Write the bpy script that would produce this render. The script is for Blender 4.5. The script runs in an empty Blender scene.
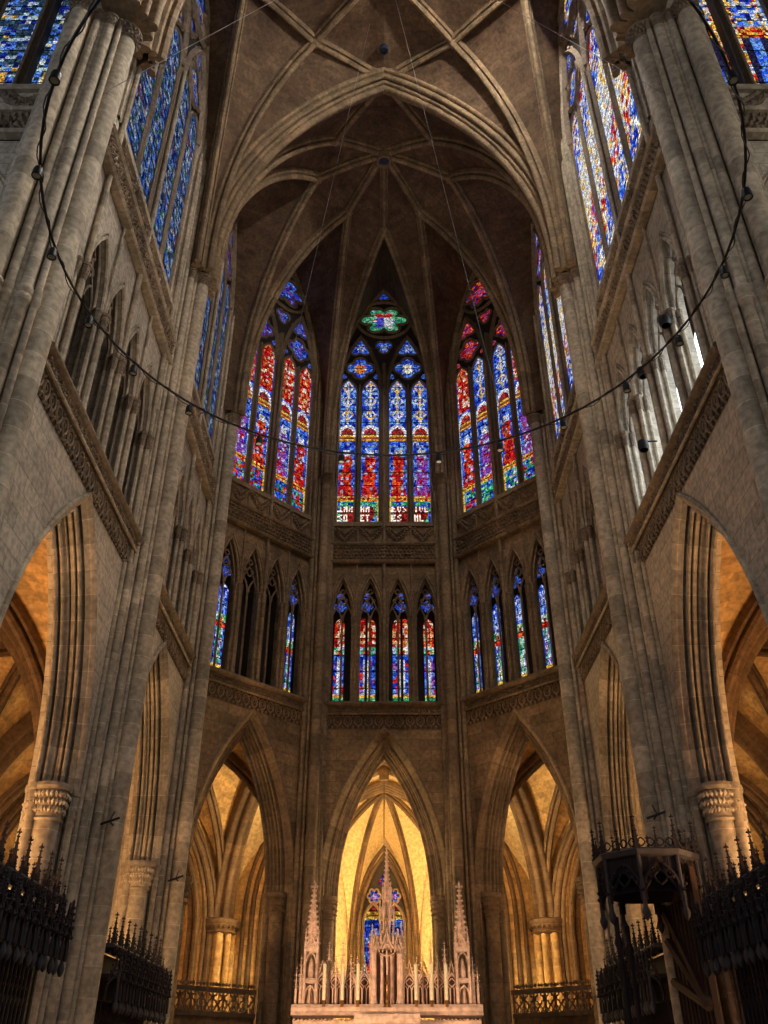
import bpy, math, random
from mathutils import Vector, Matrix
sin, cos, pi, sqrt = math.sin, math.cos, math.pi, math.sqrt
rnd = random.Random(7)
SC = bpy.context.scene
COL = SC.collection

# ---------------------------------------------------------------- camera, world, lights, exposure
cam_d = bpy.data.cameras.new('camera'); cam = bpy.data.objects.new('camera', cam_d); COL.objects.link(cam)
cam.location = (0, 0, 1.7); cam.rotation_euler = (pi/2 + 0.574, 0, 0)
cam_d.sensor_fit = 'HORIZONTAL'; cam_d.sensor_width = 36.0; cam_d.lens = 869.0/768*36.0
cam_d.clip_start = .05; cam_d.clip_end = 400
SC.camera = cam
w = bpy.data.worlds.new('daylight'); SC.world = w; w.use_nodes = True
w.node_tree.nodes['Background'].inputs[0].default_value = (.62, .66, .75, 1)
w.node_tree.nodes['Background'].inputs[1].default_value = .036
SC.view_settings.view_transform = 'Standard'; SC.view_settings.look = 'None'
SC.view_settings.exposure = 0.4; SC.view_settings.gamma = 1.0; SC.view_settings.use_curve_mapping = False

def light(name, kind, loc, energy, color, size=1.0, target=None, size_y=None, spot=None, blend=.6):
    d = bpy.data.lights.new(name, kind); d.energy = energy; d.color = color
    if kind == 'AREA':
        d.shape = 'RECTANGLE'; d.size = size; d.size_y = size_y or size
    elif kind in ('POINT', 'SPOT'): d.shadow_soft_size = size
    if kind == 'SPOT': d.spot_size = spot; d.spot_blend = blend
    o = bpy.data.objects.new(name, d); COL.objects.link(o); o.location = loc
    if target is not None:
        o.rotation_euler = (Vector(target)-Vector(loc)).to_track_quat('-Z', 'Y').to_euler()
    return o
WARM = (1.0, .62, .30); PALE = (1.0, .90, .74)
# daylight from the transept and nave windows behind the camera
light('south_transept_daylight', 'AREA', (17, 4, 17), 420, (1.0, .93, .82), 9, (-6, 20, 17), 16)
light('north_transept_daylight', 'AREA', (-17, 4, 17), 300, (.72, .83, 1.0), 9, (6, 20, 17), 16)
light('nave_daylight', 'AREA', (0, -18, 16), 560, (1.0, .91, .80), 12, (0, 30, 17), 14)
light('vault_fill_spot', 'SPOT', (0, 14.5, 1.0), 4500, (1.0, .80, .58), .3, (0, 27.5, 39), spot=math.radians(46), blend=1.0)  # added spot below the view, brightens the vault; no fixture stands there
# lamps of the aisles, the ambulatory and the chapels
for s in (-1, 1):
    k = 1.0 if s < 0 else .85
    light('aisle_lamp', 'POINT', (s*12.2, 14.6, 2.6), 1350*k, WARM, .3)
    light('aisle_lamp', 'POINT', (s*12.0, 18.2, 2.6), 950*k, WARM, .3)
    light('aisle_lamp', 'POINT', (s*11.6, 26.5, 3.0), 260*k, WARM, .3)
    light('ambulatory_lamp', 'POINT', (s*8.1, 34.2, 3.2), 170*k, WARM, .3)
    light('chapel_lamp', 'POINT', (s*8.6, 41.0, 3.5), 130*k, (1, .5, .1), .3)
for s in (-1, 1):
    light('ambulatory_lamp', 'POINT', (s*3.1, 37.0, 8.0), 800, (1, .74, .36), .2)
    light('lady_chapel_lamp', 'POINT', (s*3.3, 42.6, 7.0), 1000, (1, .66, .27), .2)
    light('ambulatory_lamp', 'POINT', (s*5.0, 36.6, 7.6), 75, WARM, .2)
# spotlights that pick out the altar and the sanctuary wall
light('altar_lamp', 'SPOT', (-3.2, 20.5, 2.4), 1450, (1, .64, .38), .15, (0, 27, 4.0), spot=math.radians(56))
light('altar_lamp', 'SPOT', (3.6, 22.0, 2.4), 420, (1, .66, .42), .15, (0, 27, 4.0), spot=math.radians(64))
# high daylight falling through the near clerestory windows, above the frame
light('south_clerestory_daylight', 'AREA', (5.6, 14.3, 36.8), 31000, (1.0, .93, .82), 2.5, (-7.2, 21.5, 13), 3.5)
light('north_clerestory_daylight', 'AREA', (-5.6, 14.3, 36.8), 2800, (.85, .9, 1.0), 2.5, (7.2, 21.5, 15), 3.5)

# ---------------------------------------------------------------- materials
def nodes_of(m):
    m.use_nodes = True; nt = m.node_tree; nt.nodes.clear(); return nt
def stone(name, base, contrast=1.0, row=.42, width=.95, mortar=.55, joint=True, rough=.85, stain=.5, bump=.35, tint=None, mort_size=.012):
    m = bpy.data.materials.new(name); nt = nodes_of(m); N = nt.nodes.new; L = nt.links.new
    out = N('ShaderNodeOutputMaterial'); b = N('ShaderNodeBsdfPrincipled'); L(b.outputs[0], out.inputs[0])
    b.inputs['Roughness'].default_value = rough
    tc = N('ShaderNodeTexCoord')
    no = N('ShaderNodeTexNoise'); no.inputs['Scale'].default_value = .45; no.inputs['Detail'].default_value = 6; no.inputs['Roughness'].default_value = .7
    L(tc.outputs['Object'], no.inputs['Vector'])
    n2 = N('ShaderNodeTexNoise'); n2.inputs['Scale'].default_value = 7; n2.inputs['Detail'].default_value = 4
    L(tc.outputs['Object'], n2.inputs['Vector'])
    r = N('ShaderNodeValToRGB'); r.color_ramp.elements[0].position = .34; r.color_ramp.elements[1].position = .64
    d = [c*(1-stain) for c in base]
    if tint: d = tint
    r.color_ramp.elements[0].color = (*d, 1); r.color_ramp.elements[1].color = (*base, 1)
    L(no.outputs[0], r.inputs[0])
    mx = N('ShaderNodeMix'); mx.data_type = 'RGBA'; mx.blend_type = 'MULTIPLY'; mx.inputs[0].default_value = .5
    r2 = N('ShaderNodeValToRGB'); r2.color_ramp.elements[0].position = .36; r2.color_ramp.elements[1].position = .62
    r2.color_ramp.elements[0].color = (.38, .36, .34, 1); r2.color_ramp.elements[1].color = (1.15, 1.12, 1.1, 1)
    L(n2.outputs[0], r2.inputs[0]); L(r.outputs[0], mx.inputs[6]); L(r2.outputs[0], mx.inputs[7])
    last = mx.outputs[2]; hgt = n2.outputs[0]
    if joint:
        br = N('ShaderNodeTexBrick'); L(tc.outputs['UV'], br.inputs['Vector'])
        br.inputs['Scale'].default_value = 1; br.inputs['Brick Width'].default_value = width; br.inputs['Row Height'].default_value = row
        br.inputs['Mortar Size'].default_value = mort_size; br.inputs['Mortar Smooth'].default_value = .3; br.inputs['Bias'].default_value = 0
        br.inputs['Color1'].default_value = (1-.30*contrast, 1-.31*contrast, 1-.33*contrast, 1); br.inputs['Color2'].default_value = (1+.15*contrast, 1+.13*contrast, 1+.10*contrast, 1)
        br.inputs['Mortar'].default_value = (mortar, mortar, mortar, 1)
        m2 = N('ShaderNodeMix'); m2.data_type = 'RGBA'; m2.blend_type = 'MULTIPLY'; m2.inputs[0].default_value = 1
        L(last, m2.inputs[6]); L(br.outputs[0], m2.inputs[7]); last = m2.outputs[2]
    bp = N('ShaderNodeBump'); bp.inputs['Strength'].default_value = bump; bp.inputs['Distance'].default_value = .05
    L(hgt, bp.inputs['Height']); L(bp.outputs[0], b.inputs['Normal'])
    L(last, b.inputs['Base Color'])
    return m
def plain(name, col, rough=.5, metal=0.0):
    m = bpy.data.materials.new(name); nt = nodes_of(m)
    out = nt.nodes.new('ShaderNodeOutputMaterial'); b = nt.nodes.new('ShaderNodeBsdfPrincipled'); nt.links.new(b.outputs[0], out.inputs[0])
    b.inputs['Roughness'].default_value = rough; b.inputs['Metallic'].default_value = metal
    tc = nt.nodes.new('ShaderNodeTexCoord'); no = nt.nodes.new('ShaderNodeTexNoise'); no.inputs['Scale'].default_value = 9; nt.links.new(tc.outputs['Object'], no.inputs['Vector'])
    r = nt.nodes.new('ShaderNodeValToRGB'); r.color_ramp.elements[0].color = (*[c*.6 for c in col], 1); r.color_ramp.elements[1].color = (*[min(1, c*1.25) for c in col], 1)
    nt.links.new(no.outputs[0], r.inputs[0]); nt.links.new(r.outputs[0], b.inputs['Base Color'])
    return m
def glow(name, col, st):
    m = bpy.data.materials.new(name); nt = nodes_of(m)
    out = nt.nodes.new('ShaderNodeOutputMaterial'); e = nt.nodes.new('ShaderNodeEmission'); e.inputs[0].default_value = (*col, 1); e.inputs[1].default_value = st
    nt.links.new(e.outputs[0], out.inputs[0]); return m
def stained(name, st, cell=.075, bar=.78):
    m = bpy.data.materials.new(name); nt = nodes_of(m); N = nt.nodes.new; L = nt.links.new
    out = N('ShaderNodeOutputMaterial'); e = N('ShaderNodeEmission'); L(e.outputs[0], out.inputs[0])
    at = N('ShaderNodeAttribute'); at.attribute_name = 'glass_colour'
    tc = N('ShaderNodeTexCoord')
    vo = N('ShaderNodeTexVoronoi'); vo.feature = 'DISTANCE_TO_EDGE'; vo.inputs['Scale'].default_value = 1/cell; L(tc.outputs['UV'], vo.inputs['Vector'])
    r = N('ShaderNodeValToRGB'); r.color_ramp.elements[0].position = .02; r.color_ramp.elements[1].position = .12
    r.color_ramp.elements[0].color = (.03, .03, .03, 1); r.color_ramp.elements[1].color = (1, 1, 1, 1); L(vo.outputs['Distance'], r.inputs[0])
    vc = N('ShaderNodeTexVoronoi'); vc.inputs['Scale'].default_value = 1/cell; L(tc.outputs['UV'], vc.inputs['Vector'])
    sp = N('ShaderNodeSeparateColor'); L(vc.outputs['Color'], sp.inputs[0])
    mr = N('ShaderNodeMapRange'); mr.inputs[3].default_value = .2; mr.inputs[4].default_value = 1.5; L(sp.outputs[0], mr.inputs[0])
    inv = N('ShaderNodeMath'); inv.operation = 'SUBTRACT'; inv.inputs[0].default_value = 1; L(at.outputs['Alpha'], inv.inputs[1])
    m1 = N('ShaderNodeMix'); m1.data_type = 'RGBA'; m1.blend_type = 'MULTIPLY'; L(inv.outputs[0], m1.inputs[0])
    L(at.outputs['Color'], m1.inputs[6]); L(r.outputs[0], m1.inputs[7])
    # iron saddle bars
    sx = N('ShaderNodeSeparateXYZ'); L(tc.outputs['UV'], sx.inputs[0])
    dv = N('ShaderNodeMath'); dv.operation = 'DIVIDE'; dv.inputs[1].default_value = bar; L(sx.outputs[1], dv.inputs[0])
    fr = N('ShaderNodeMath'); fr.operation = 'FRACT'; L(dv.outputs[0], fr.inputs[0])
    gt = N('ShaderNodeMath'); gt.operation = 'GREATER_THAN'; gt.inputs[1].default_value = .055; L(fr.outputs[0], gt.inputs[0])
    mu = N('ShaderNodeMath'); mu.operation = 'MULTIPLY'; L(gt.outputs[0], mu.inputs[0]); L(mr.outputs[0], mu.inputs[1])
    mu2 = N('ShaderNodeMath'); mu2.operation = 'MULTIPLY'; mu2.inputs[1].default_value = st; L(mu.outputs[0], mu2.inputs[0])
    L(m1.outputs[2], e.inputs[0]); L(mu2.outputs[0], e.inputs[1])
    try: m.cycles.emission_sampling = 'NONE'
    except Exception: pass
    return m
BASE = (.54, .45, .34)
M = {}
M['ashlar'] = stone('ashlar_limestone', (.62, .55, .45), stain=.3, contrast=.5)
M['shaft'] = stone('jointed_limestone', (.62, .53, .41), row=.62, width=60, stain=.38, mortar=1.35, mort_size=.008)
M['arch'] = stone('voussoir_limestone', (.56, .45, .32), row=.5, width=60, stain=.4)
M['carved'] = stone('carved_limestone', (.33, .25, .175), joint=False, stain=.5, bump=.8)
M['apse'] = stone('brown_ashlar', (.40, .27, .15), stain=.55)  # apse stones: darker and browner than the choir stone
M['apse_shaft'] = stone('brown_jointed_stone', (.40, .28, .165), row=.62, width=60, stain=.45)
M['apse_carved'] = stone('brown_carved_stone', (.34, .23, .135), joint=False, stain=.5, bump=.8)
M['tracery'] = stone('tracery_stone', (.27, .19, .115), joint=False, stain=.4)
M['dark'] = stone('shadow_black_stone', (.05, .036, .026), joint=False)  # near-black colour puts the shadow into the stone itself
M['web'] = stone('dark_brown_vault_plaster', (.20, .125, .07), joint=True, row=.28, width=.6, mortar=.8, stain=.65, tint=(.075, .038, .02))  # dark brown web colour with random darker patches
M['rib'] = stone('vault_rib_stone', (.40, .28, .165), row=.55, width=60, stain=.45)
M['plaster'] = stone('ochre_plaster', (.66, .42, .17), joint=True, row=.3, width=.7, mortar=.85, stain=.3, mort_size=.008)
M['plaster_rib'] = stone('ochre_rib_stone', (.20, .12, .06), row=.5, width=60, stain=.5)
M['chapel'] = stone('pale_yellow_plaster', (.80, .62, .33), joint=False, stain=.12, bump=.1)
M['wood'] = plain('dark_oak', (.030, .020, .026), .8)
M['wood_brown'] = plain('brown_oak', (.07, .03, .018), .75)
M['iron'] = plain('black_iron', (.012, .012, .013), .5, .3)
M['wire'] = plain('steel_wire', (.35, .34, .33), .4, .8)
M['altar'] = stone('pink_altar_stone', (.84, .60, .46), joint=False, stain=.3, bump=.3)
M['altar_panel'] = stone('altar_niche_stone', (.16, .07, .05), joint=False, stain=.3)
M['candle'] = plain('ivory_wax', (.95, .78, .52), .5)
M['gilt'] = plain('gilt_bronze', (.35, .18, .05), .35, .8)
M['floor'] = stone('floor_slabs', (.30, .25, .19), row=.6, width=.6, stain=.3)
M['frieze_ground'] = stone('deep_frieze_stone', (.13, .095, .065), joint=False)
M['glass'] = stained('stained_glass', .92, .062)
M['glass_far'] = stained('chapel_stained_glass', .8, .11)
M['clear'] = glow('clear_daylit_glass', (.82, .92, 1.0), 4.5)
M['lens'] = plain('spotlight_lens', (.45, .47, .42), .15)

# ---------------------------------------------------------------- mesh helpers
class Fr:                                           # a wall's own frame: u along, z up, v outward
    def __init__(s, P, U, V): s.P = Vector(P); s.U = Vector(U).normalized(); s.V = Vector(V).normalized()
    def p(s, u, z, v=0.0): return Vector((s.P.x+s.U.x*u+s.V.x*v, s.P.y+s.U.y*u+s.V.y*v, s.P.z+z+s.U.z*u))
class MB:
    def __init__(s): s.v = []; s.f = []; s.uv = []; s.c = []; s.sm = []
    def face(s, pts, uv=None, smooth=False, col=None):
        i = len(s.v); s.v.extend(pts); s.f.append(tuple(range(i, i+len(pts))))
        if uv is None:
            a, b, c = Vector(pts[0]), Vector(pts[1]), Vector(pts[-1]); n = (b-a).cross(c-a)
            if n.length > 1e-9: n.normalize()
            if abs(n.z) > .8: uv = [(p[0], p[1]) for p in pts]
            else:
                t = Vector((-n.y, n.x, 0));
                if t.length > 1e-6: t.normalize()
                uv = [(p[0]*t.x+p[1]*t.y, p[2]) for p in pts]
        s.uv.append(uv); s.sm.append(smooth); s.c.append(col)
    def grid(s, rows, uvs=None, smooth=True, close=False, cols=None):
        n = len(rows[0]); base = len(s.v)
        for r in rows: s.v.extend(r)
        for i in range(len(rows)-1):
            for j in range(n if close else n-1):
                k = (j+1) % n
                s.f.append((base+i*n+j, base+i*n+k, base+(i+1)*n+k, base+(i+1)*n+j))
                if uvs:
                    a, b = uvs[i], uvs[i+1]
                    if close and k == 0: s.uv.append([a[j], a[n], b[n], b[j]])
                    else: s.uv.append([a[j], a[k], b[k], b[j]])
                else: s.uv.append([(0, 0)]*4)
                s.sm.append(smooth); s.c.append(cols(i, j) if cols else None)
    def lathe(s, x, y, prof, n=12, smooth=True, a0=0.0, zoff=0.0):
        rows = []; uvs = []; acc = 0
        for (r, z) in prof:
            rows.append([Vector((x+r*cos(a0+2*pi*j/n), y+r*sin(a0+2*pi*j/n), z)) for j in range(n)])
            uvs.append([(r*2*pi*j/n, z+zoff) for j in range(n+1)])
        s.grid(rows, uvs, smooth, True)
    def box(s, fr, u0, u1, z0, z1, v0, v1):
        q = lambda u, z, v: fr.p(u, z, v)
        s.face([q(u0,z0,v0), q(u1,z0,v0), q(u1,z1,v0), q(u0,z1,v0)], [(u0,z0),(u1,z0),(u1,z1),(u0,z1)])
        s.face([q(u0,z0,v1), q(u1,z0,v1), q(u1,z1,v1), q(u0,z1,v1)], [(u0,z0),(u1,z0),(u1,z1),(u0,z1)])
        s.face([q(u0,z0,v0), q(u0,z0,v1), q(u0,z1,v1), q(u0,z1,v0)], [(v0,z0),(v1,z0),(v1,z1),(v0,z1)])
        s.face([q(u1,z0,v0), q(u1,z0,v1), q(u1,z1,v1), q(u1,z1,v0)], [(v0,z0),(v1,z0),(v1,z1),(v0,z1)])
        s.face([q(u0,z0,v0), q(u1,z0,v0), q(u1,z0,v1), q(u0,z0,v1)], [(u0,v0),(u1,v0),(u1,v1),(u0,v1)])
        s.face([q(u0,z1,v0), q(u1,z1,v0), q(u1,z1,v1), q(u0,z1,v1)], [(u0,v0),(u1,v0),(u1,v1),(u0,v1)])
    def sweep(s, fr, pts, prof, closed_path=False, closed_prof=True, smooth=True):
        n = len(pts); rows = []; uvs = []; acc = 0.0
        for i in range(n):
            a = pts[(i-1) % n] if (closed_path or i > 0) else None
            b = pts[(i+1) % n] if (closed_path or i < n-1) else None
            p = pts[i]
            def nr(q, r):
                dx, dz = r[0]-q[0], r[1]-q[1]; l = math.hypot(dx, dz) or 1; return (dz/l, -dx/l)
            if a is None: N = nr(p, b)
            elif b is None: N = nr(a, p)
            else:
                n1, n2 = nr(a, p), nr(p, b); sx, sz = n1[0]+n2[0], n1[1]+n2[1]; d = 1+n1[0]*n2[0]+n1[1]*n2[1]
                d = max(d, .25); N = (sx/d, sz/d)
            if i > 0: acc += math.hypot(p[0]-pts[i-1][0], p[1]-pts[i-1][1])
            rows.append([fr.p(p[0]+N[0]*q[0], p[1]+N[1]*q[0], q[1]) for q in prof])
            w_ = 0; ul = []
            for k in range(len(prof)+1):
                ul.append((w_, acc))
                if k < len(prof):
                    q0, q1 = prof[k], prof[(k+1) % len(prof)]; w_ += math.hypot(q1[0]-q0[0], q1[1]-q0[1])
            uvs.append(ul)
        if closed_path: rows.append(list(rows[0])); uvs.append([(x, acc+.1) for x, _ in uvs[0]])
        s.grid(rows, uvs, smooth, closed_prof)
        if closed_prof and not closed_path: s.face(list(rows[0])); s.face(list(rows[-1]))
    def tube(s, pts, r, n=6):
        pts = [Vector(p) for p in pts]; rows = []; acc = 0; uvs = []
        for i, p in enumerate(pts):
            t = (pts[min(i+1, len(pts)-1)]-pts[max(i-1, 0)]).normalized()
            a = t.orthogonal() if abs(t.z) > .9 else t.cross(Vector((0, 0, 1)))
            a.normalize(); b = t.cross(a)
            if i: acc += (p-pts[i-1]).length
            rr = r[i] if isinstance(r, (list, tuple)) else r
            rows.append([p+a*rr*cos(2*pi*j/n)+b*rr*sin(2*pi*j/n) for j in range(n)]); uvs.append([(j*.1, acc) for j in range(n+1)])
        s.grid(rows, uvs, True, True)
    def lump(s, c, r, dirs=(1, 1, 1)):              # one carved leaf or knob
        a = rnd.random()*pi; ca, sa = cos(a), sin(a); k = rnd.uniform(.7, 1.25)
        ax = [Vector((ca, sa, .3)), Vector((-sa, ca, 0)), Vector((-.3*ca, -.3*sa, 1))]
        P = [c+ax[0]*r*k*dirs[0], c+ax[1]*r*dirs[1], c-ax[0]*r*k*dirs[0], c-ax[1]*r*dirs[1], c+ax[2]*r*dirs[2], c-ax[2]*r*dirs[2]]
        b = len(s.v); s.v.extend(P)
        for t in ((0,1,4),(1,2,4),(2,3,4),(3,0,4),(1,0,5),(2,1,5),(3,2,5),(0,3,5)):
            s.f.append(tuple(b+i for i in t)); s.uv.append([(0, 0)]*3); s.sm.append(True); s.c.append(None)
    def build(s, name, mat, parent=None):
        me = bpy.data.meshes.new(name); me.from_pydata([tuple(p) for p in s.v], [], s.f)
        ul = me.uv_layers.new(name='UVMap'); flat = [c for f in s.uv for q in f for c in q[:2]]
        ul.data.foreach_set('uv', flat)
        me.polygons.foreach_set('use_smooth', s.sm)
        if any(c is not None for c in s.c):
            ca = me.color_attributes.new('glass_colour', 'FLOAT_COLOR', 'CORNER'); fl = []
            for f, c in zip(s.f, s.c):
                c = c or (0, 0, 0); fl.extend((c[0], c[1], c[2], c[3] if len(c) > 3 else 0.0)*len(f))
            ca.data.foreach_set('color', fl)
        me.materials.append(M[mat]); me.update(); me.set_sharp_from_angle(angle=math.radians(38))
        o = bpy.data.objects.new(name, me); COL.objects.link(o)
        if parent is not None: o.parent = parent; o.matrix_parent_inverse = Matrix.Translation(-parent.location) if parent.type == 'EMPTY' else Matrix()
        return o
def tag(o, label=None, cat=None, group=None, kind=None):
    if label: o['label'] = label
    if cat: o['category'] = cat
    if group: o['group'] = group
    if kind: o['kind'] = kind
    return o
def empty(name, loc, label=None, cat=None, group=None, kind=None):
    o = bpy.data.objects.new(name, None); COL.objects.link(o); o.location = Vector(loc); o.empty_display_size = .2
    return tag(o, label, cat, group, kind)
def SD(s): return 'left' if s < 0 else 'right'

# two-centred arch: keeps its centres when offset, so the orders of an arch run concentric
class Arch:
    def __init__(s, uc, hw, zs, rise):
        s.uc, s.hw, s.zs, s.rise = uc, hw, zs, rise; s.c = max(0.0, (rise*rise-hw*hw)/(2*hw)); s.R = hw+s.c
    def off(s, d):
        a = Arch(s.uc, s.hw, s.zs, s.rise); a.hw = s.hw+d; a.R = s.R+d; a.rise = sqrt(max(a.R**2-a.c**2, .0001)); return a
    def top(s, u): return s.zs+sqrt(max(s.R**2-(abs(u-s.uc)+s.c)**2, 0))
    def pts(s, n=14, leg=None):
        am = math.acos(min(1, s.c/s.R)); P = []
        for i in range(n+1): a = am*i/n; P.append((s.uc+s.c-s.R*cos(a), s.zs+s.R*sin(a)))
        Q = [(2*s.uc-x, z) for x, z in reversed(P[:-1])]; P = P+Q
        if leg is not None: P = [(s.uc-s.hw, leg)]+P+[(s.uc+s.hw, leg)]
        return P
def panel(mb, fr, u0, u1, z0, z1, ops, v=0.0, depth=0.0, n=18):
    """a flat wall with pointed openings (Arch, bottom)"""
    def q(a, b, c, d): mb.face([fr.p(a, c, v), fr.p(b, c, v), fr.p(b, d, v), fr.p(a, d, v)], [(a, c), (b, c), (b, d), (a, d)])
    u = u0
    for ar, zb in sorted(ops, key=lambda o: o[0].uc):
        if ar.uc-ar.hw > u+1e-4: q(u, ar.uc-ar.hw, z0, z1)
        if zb > z0: q(ar.uc-ar.hw, ar.uc+ar.hw, z0, zb)
        us = [ar.uc-ar.hw*cos(pi*i/n) for i in range(n+1)]
        for a, b in zip(us, us[1:]):
            ta, tb = ar.top(a), ar.top(b)
            mb.face([fr.p(a, ta, v), fr.p(b, tb, v), fr.p(b, z1, v), fr.p(a, z1, v)], [(a, ta), (b, tb), (b, z1), (a, z1)])
        if depth:
            P = ar.pts(12, zb if zb < ar.zs else None); acc = 0
            for a, b in zip(P, P[1:]):
                l = math.hypot(b[0]-a[0], b[1]-a[1])
                mb.face([fr.p(*a, v), fr.p(*b, v), fr.p(*b, v+depth), fr.p(*a, v+depth)], [(0, acc), (0, acc+l), (depth, acc+l), (depth, acc)]); acc += l
        u = ar.uc+ar.hw
    if u1 > u+1e-4: q(u, u1, z0, z1)
def ring(r, a0=0.0, b0=0.0, n=8): return [(a0+r*cos(2*pi*i/n), b0+r*sin(2*pi*i/n)) for i in range(n)]
def diamond(a, b): return [(-a, 0), (-a*.45, -b*.6), (0, -b), (a*.45, -b*.6), (a, 0), (0, b*.3)]
def arc(a, b, r0, r1, rr, n=6): return [(a+rr*cos(r0+(r1-r0)*i/n), b+rr*sin(r0+(r1-r0)*i/n)) for i in range(n+1)]

# ---------------------------------------------------------------- levels and plan
ZS, ZCAPT, ZTRI = 7.2, 18.45, 20.7
S1B, S1T = 13.45, 14.55
S2B, S2T, SILL = 21.15, 22.1, 23.3
ZCAP = 26.0
XW = 7.15
Y1, Y2, Y3 = 13.3, 22.0, 29.8
YC = 34.4
def side(s): return Fr((s*XW, 0, 0), (0, 1, 0), (s, 0, 0))
def facet(s): return Fr((s*XW, 30.05, 0), (-s*4.2, 4.35, 0), (s*4.35, 4.2, 0))
FL = math.hypot(4.2, 4.35)
CENT = Fr((0, YC, 0), (1, 0, 0), (0, 1, 0))

def pointed_roll(mb, fr, ar, r, v, leg=None, a0=0.0, n=14, k=8): mb.sweep(fr, ar.pts(n, leg), ring(r, a0, v, k))

# ---------------------------------------------------------------- stained glass design
B_ = [(.02,.05,.55), (.03,.10,.80), (.01,.02,.28), (.08,.22,.85), (.16,.34,.80)]
R_ = [(.75,.03,.02), (.50,.01,.01), (.85,.14,.03), (.30,.01,.02)]
W_ = [(.80,.84,.92), (.48,.58,.85), (.80,.68,.42)]
Y_ = [(.95,.62,.10), (.80,.40,.05)]
G_ = [(.04,.42,.16), (.02,.25,.14), (.20,.62,.30)]
P_ = [(.22,.05,.45), (.35,.10,.40)]
def pick(g, pal): return pal[g.randrange(len(pal))]
FONT = {'I':['111','010','010','010','111'],'N':['101','111','111','101','101'],'H':['101','101','111','101','101'],'A':['010','101','111','101','101'],
        'S':['011','100','010','001','110'],'O':['111','101','101','101','111'],'E':['111','100','110','100','111'],'T':['111','010','010','010','010'],
        'V':['101','101','101','101','010'],'M':['101','111','101','101','101'],'L':['100','100','100','100','111']}
def text_at(rows, i, j):                             # i column, j row from the top
    for k, word in enumerate(rows):
        jj = j-k*7
        if 0 <= jj < 5:
            c, x = divmod(i, 4)
            if 0 <= c < len(word) and x < 3 and FONT[word[c]][jj][x] == '1': return True
    return False
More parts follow.
